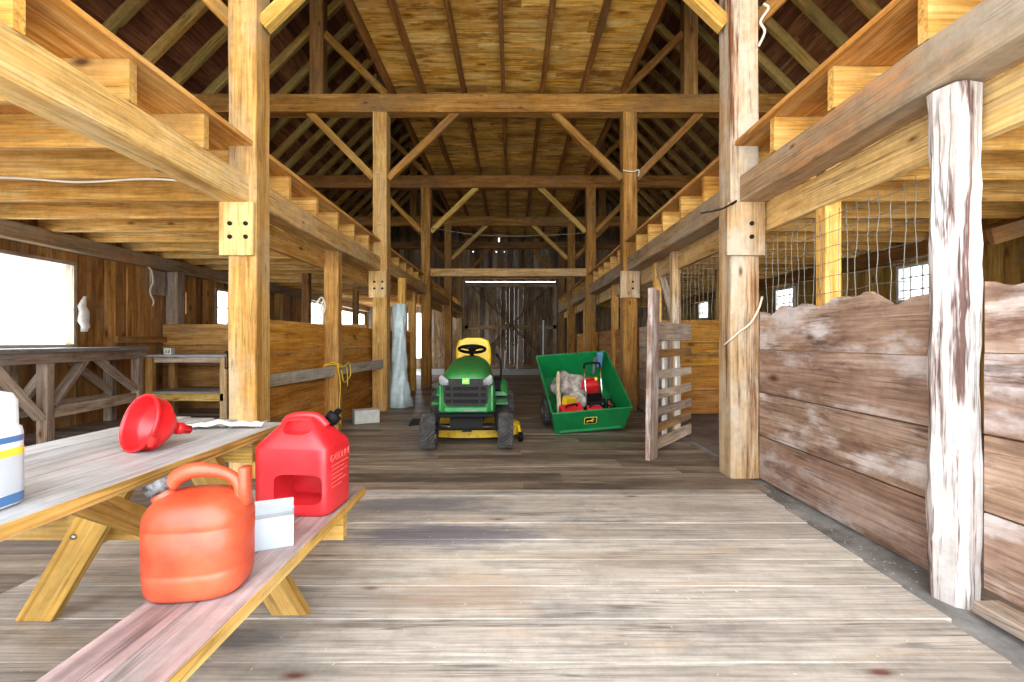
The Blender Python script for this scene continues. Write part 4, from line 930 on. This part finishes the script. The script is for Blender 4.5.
# ================================================================== DUMP CART
cart = thing('dump_cart', 'green dump cart tipped forward full of tools by the slatted gate', 'cart', (.965, 5.86, .035), (0, 0, R(5)))
Tm = Matrix.Rotation(R(-4), 4, 'Y') @ Matrix.Rotation(R(34), 4, 'X')
Wb, Wt, Lc, Hc, tk = .44, .49, 1.10, .36, .012
def cp(x, y, z): return Tm @ Vector((x, y, z))
def panel(m, q, th, n):
    n = Tm.to_3x3() @ Vector(n); a = [Tm @ Vector(p) for p in q]; b = [p + n * th for p in a]
    m._add(a + b, [(0, 1, 2, 3), (7, 6, 5, 4), (0, 4, 5, 1), (1, 5, 6, 2), (2, 6, 7, 3), (3, 7, 4, 0)])
m = MB()
panel(m, [(-Wb, 0, 0), (Wb, 0, 0), (Wb, Lc, 0), (-Wb, Lc, 0)], tk, (0, 0, 1))
for s in (-1, 1): panel(m, [(s * Wb, 0, 0), (s * Wb, Lc, 0), (s * Wt, Lc + .03, Hc), (s * Wt, -.02, Hc)], tk, (-s, 0, .2))
panel(m, [(-Wb, Lc, 0), (Wb, Lc, 0), (Wt, Lc + .03, Hc + .02), (-Wt, Lc + .03, Hc + .02)], tk, (0, -1, 0))
m.build('box', M['cart'], cart)
m = MB(); panel(m, [(-Wb, -.004, .0), (Wb, -.004, .0), (Wt, -.024, Hc), (-Wt, -.024, Hc)], -tk, (0, 1, 0)); m.bar(cp(-Wb + .05, -.03, .05), cp(Wb - .05, -.03, .05), .02, .03); tg = m.build('tailgate', M['cart'], cart)
m = MB()
for a, b in (((-Wt, -.03, Hc), (Wt, -.03, Hc)), ((-Wt, -.02, Hc), (-Wt, Lc + .03, Hc)), ((Wt, -.02, Hc), (Wt, Lc + .03, Hc)), ((-Wt, Lc + .03, Hc + .01), (Wt, Lc + .03, Hc + .01))):
    m.bar(cp(*a), cp(*b), .024, .024, cham=.006)
m.build('rim_lip', M['cart'], cart)
Md = Tm @ Matrix.Translation((-.01, -.0315, .20)) @ Matrix.Rotation(R(93.5), 4, 'X')
m = MB(); m.prism([(-.078, -.056), (.078, -.056), (.078, .056), (-.078, .056)], 0, .002, Md); pl = m.build('badge', M['deer'], tg)
m = MB(); m.prism([(-.070, -.048), (.070, -.048), (.070, .048), (-.070, .048)], .002, .0035, Md); m.build('badge_field', M['black'], pl)
m = MB(); m.prism([(x * .112, y * .10 - .002) for x, y in deer], .0035, .005, Md); m.build('badge_deer', M['deer'], pl)
for s in (-1, 1):
    Mx = Matrix.Translation((s * .455, .52, .18 + (.02 if s > 0 else 0))) @ Matrix.Rotation(R(90), 4, 'Y')
    m = MB(); r = .195; m.lathe([(.10, -.05), (.15, -.06), (.185, -.05), (r, -.02), (r, .02), (.185, .05), (.15, .06), (.10, .05)], 40, Mx, lug=lambda j, k: -.006 * (k % 2) if 2 <= j <= 5 else 0, smooth=False); ww = m.build('wheel', M['rubber'], cart)
    m = MB(); m.lathe([(.10, -.05), (.09, -.02), (.03, -.01), (.02, -.06), (.02, .06), (.03, .01), (.09, .02), (.10, .05)], 20, Mx); m.build('rim', M['sill'] if 'sill' in M else M['steel'], ww)
m = MB(); m.tube([(-.43, .52, .18), (.43, .52, .20)], .018, 8); m.build('axle', M['dsteel'], cart)
m = MB(); m.bar(cp(0, Lc, -.03), cp(0, Lc + .55, -.06), .05, .05); m.bar(cp(-.25, .3, -.03), cp(-.25, 1.0, -.03), .04, .04); m.bar(cp(.25, .3, -.03), cp(.25, 1.0, -.03), .04, .04); m.build('drawbar', M['dsteel'], cart)
# things heaped in the cart
bpy.context.view_layer.update()
CM = cart.matrix_world.copy() @ Tm
def inc(x, y, z): return CM @ Vector((x, y, z))
CR = CM.to_euler()
def cart_thing(name, label, cat, x, y, z, rz=0, lie=True):
    t = thing(name, label, cat, inc(x, y, z))
    t.rotation_euler = (CM.to_3x3() @ Matrix.Rotation(R(rz), 3, 'Z')).to_euler() if lie else (0, 0, R(rz))
    return t
rf = cart_thing('fuel_can', 'small red fuel can lying in the tipped green cart', 'fuel can', .13, .60, .12, 5)
m = MB(); m.loft([sring(0, 0, z, .13 * s, .09 * s, 4.5, 28) for z, s in ((0, .94), (.01, 1), (.13, 1), (.16, .94), (.19, .6), (.195, .3))]); m.build('can_body', M['red'], rf)
m = MB(); m.tube(smooth_path([(-.08, 0, .17), (-.05, 0, .215), (.03, 0, .22), (.07, 0, .18)]), .013, 8); m.build('handle', M['red'], rf)
m = MB(); m.lathe([(.022, .17), (.022, .225), (.001, .225)], 14, Matrix.Translation((.085, 0, -.01))); m.build('cap', M['deer'], rf)
tr = cart_thing('luggage_trolley', 'folding chrome trolley handle with black grip standing in the green cart', 'trolley', .13, .16, .06, 0)
for s in (-1, 1): MB().tube([(s * .105, .03, .0), (s * .105, .24, .27), (s * .105, .41, .50)], .011, 10).build('tube', M['chrome'], tr)
m = MB(); m.tube(smooth_path([(-.105, .40, .49), (-.10, .42, .52), (-.07, .43, .535), (.07, .43, .535), (.10, .42, .52), (.105, .40, .49)]), .014, 8); m.build('handle_grip', M['black'], tr)
m = MB(); m.box((-.14, -.03, .0), (.14, .05, .03), cham=.008); m.box((-.125, .04, .03), (.125, .06, .06)); m.build('trolley_base', M['black'], tr)
s_ = cart_thing('wooden_stick', 'peeled wooden stick standing in the corner of the green cart', 'stick', -.36, .13, .10, 0)
m = MB(); m.tube(smooth_path([(0, .0, .0), (.02, .16, .15), (.03, .30, .28), (.06, .46, .40)]), [.026, .03, .028, .03, .032, .03, .028, .03, .032, .03, .028, .026, .024, .026, .028, .03, .028, .022, .02][:19], 10); m.build('stick_body', M['bark'], s_)
def lump(name, mat, label, cat, x, y, z, sx, sy, sz, seed):
    random.seed(seed); mb = MB(); rings = []
    for k in range(9):
        ph = -math.pi / 2 + math.pi * k / 8; rr = max(math.cos(ph), .03)
        rings.append([inc(x + sx * rr * math.cos(a) * (1 + .18 * math.sin(4 * a + k + seed)), y + sy * rr * math.sin(a) * (1 + .18 * math.sin(5 * a - k * 1.3)), z + sz * (math.sin(ph) + 1) / 2 * (1 + .15 * math.sin(3 * a + seed))) for a in [2 * math.pi * i / 28 for i in range(28)]])
    return tag(mb.loft(rings).build(name, mat), label, cat)
lump('sack', M['bag'], 'crumpled grey sack lying at the back of the green cart', 'sack', -.14, .66, .05, .24, .19, .30, 2)
lump('rag_heap', M['bag'], 'dark heap of rags in the middle of the green cart', 'rags', -.06, .42, .05, .18, .14, .20, 5)
tb = cart_thing('tool_box', 'red-topped black tool box at the front of the green cart', 'tool box', -.22, .12, .10, 8)
m = MB(); m.box((-.13, -.08, 0), (.13, .08, .13), cham=.012); m.build('box_body', M['black'], tb)
m = MB(); m.box((-.132, -.082, .13), (.132, .082, .20), cham=.02); m.build('lid', M['red'], tb)
m = MB(); m.tube(smooth_path([(-.07, 0, .20), (-.06, 0, .235), (.06, 0, .235), (.07, 0, .20)]), .010, 8); m.build('handle', M['black'], tb)
dr_ = cart_thing('yellow_wedge', 'yellow plastic wedge lying on the tool box in the green cart', 'wedge', -.20, .30, .10, 30)
m = MB(); m.prism([(-.10, 0), (.10, 0), (.10, .03), (-.08, .12)], -.04, .04, Matrix.Rotation(R(90), 4, 'X') @ Matrix.Translation((0, .12, 0))); m.box((-.08, -.03, 0), (.08, .03, .12)); m.build('wedge_body', M['yel'], dr_)
ch = cart_thing('chainsaw', 'red and black small engine tool at the front of the green cart', 'power tool', .10, .10, .13, -10)
m = MB(); m.box((-.12, -.06, 0), (.08, .06, .15), cham=.025); m.build('motor_housing', M['red'], ch)
m = MB(); m.box((.08, -.05, .02), (.20, .05, .10), cham=.02); m.build('engine_cover', M['lens'], ch)
m = MB(); m.tube(smooth_path([(-.10, 0, .14), (-.05, 0, .20), (.05, 0, .20), (.08, 0, .13)]), .012, 8); m.build('handle', M['black'], ch)
bb = cart_thing('black_case', 'black case with white markings behind the trolley tubes in the cart', 'case', .14, .34, .07, 0)
m = MB(); m.box((-.12, -.09, 0), (.12, .09, .16), cham=.012); m.build('case_body', M['black'], bb)
m = MB()
for k, x_ in enumerate((-.08, -.045, -.005, .03, .065)): m.bar((x_, -.092, .10), (x_ + .02, -.092, .135), .002, .018, up=(0, 0, 1))
m.build('white_marking', M['card'], bb)
cbm = MB(); random.seed(9)
cb_ = cart_thing('cable_tangle', 'tangled dark cables in the corner of the green cart', 'cable', .32, .18, .10, 0)
pts = [(random.uniform(-.08, .08), random.uniform(-.14, .2), random.uniform(0.01, .12)) for _ in range(16)]
cbm.tube(smooth_path(pts, 6), .009, 6); cbm.build('cable_loop', M['black'], cb_)
rd = MB(); pts = [(random.uniform(-.07, .07), random.uniform(-.12, .16), random.uniform(0.02, .13)) for _ in range(7)]; rd.tube(smooth_path(pts, 6), .008, 6); rd.build('red_cable_loop', M['red'], cb_)
bh = cart_thing('broom_head', 'blue brush propped in the back corner of the green cart', 'brush', .36, .98, .10, 10)
m = MB(); m.box((-.035, -.02, .12), (.035, .03, .36), cham=.008); m.build('brush_body', M['bluep'], bh)
m = MB(); m.bar((-.09, -.03, .05), (-.07, -.02, .30), .04, .02); m.build('brush_handle', M['lens'], bh)

# ---- small litter on the floor
random.seed(21)
bs = [(-1.98, 1.78, .02, 'bent grey scrap of board under the picnic table'), ]
m = MB(); m.bar((-1.98, 1.70, .02), (-2.20, 1.86, .03), .05, .012); m.bar((-2.02, 1.66, .02), (-2.12, 1.82, .022), .03, .008)
tag(m.build('wood_scrap', W['grey']), 'splintered grey wood scrap on the floor under the picnic table', 'scrap')
mb = MB()
for k in range(260):
    if k < 150: x, y, z = random.uniform(-1.8, 1.75), random.uniform(1.1, 3.5), .0135
    else: x, y, z = random.uniform(1.87, 2.06), random.uniform(2.2, 4.5), -.018
    a = random.uniform(0, 3.1); l_ = random.uniform(.004, .012)
    mb.bar((x, y, z + .001), (x + l_ * math.cos(a), y + l_ * math.sin(a), z + .002), .0015, .0015)
stuff(mb.build('straw_bits', M['rope']), 'scattered straw bits on the floor boards', 'straw')
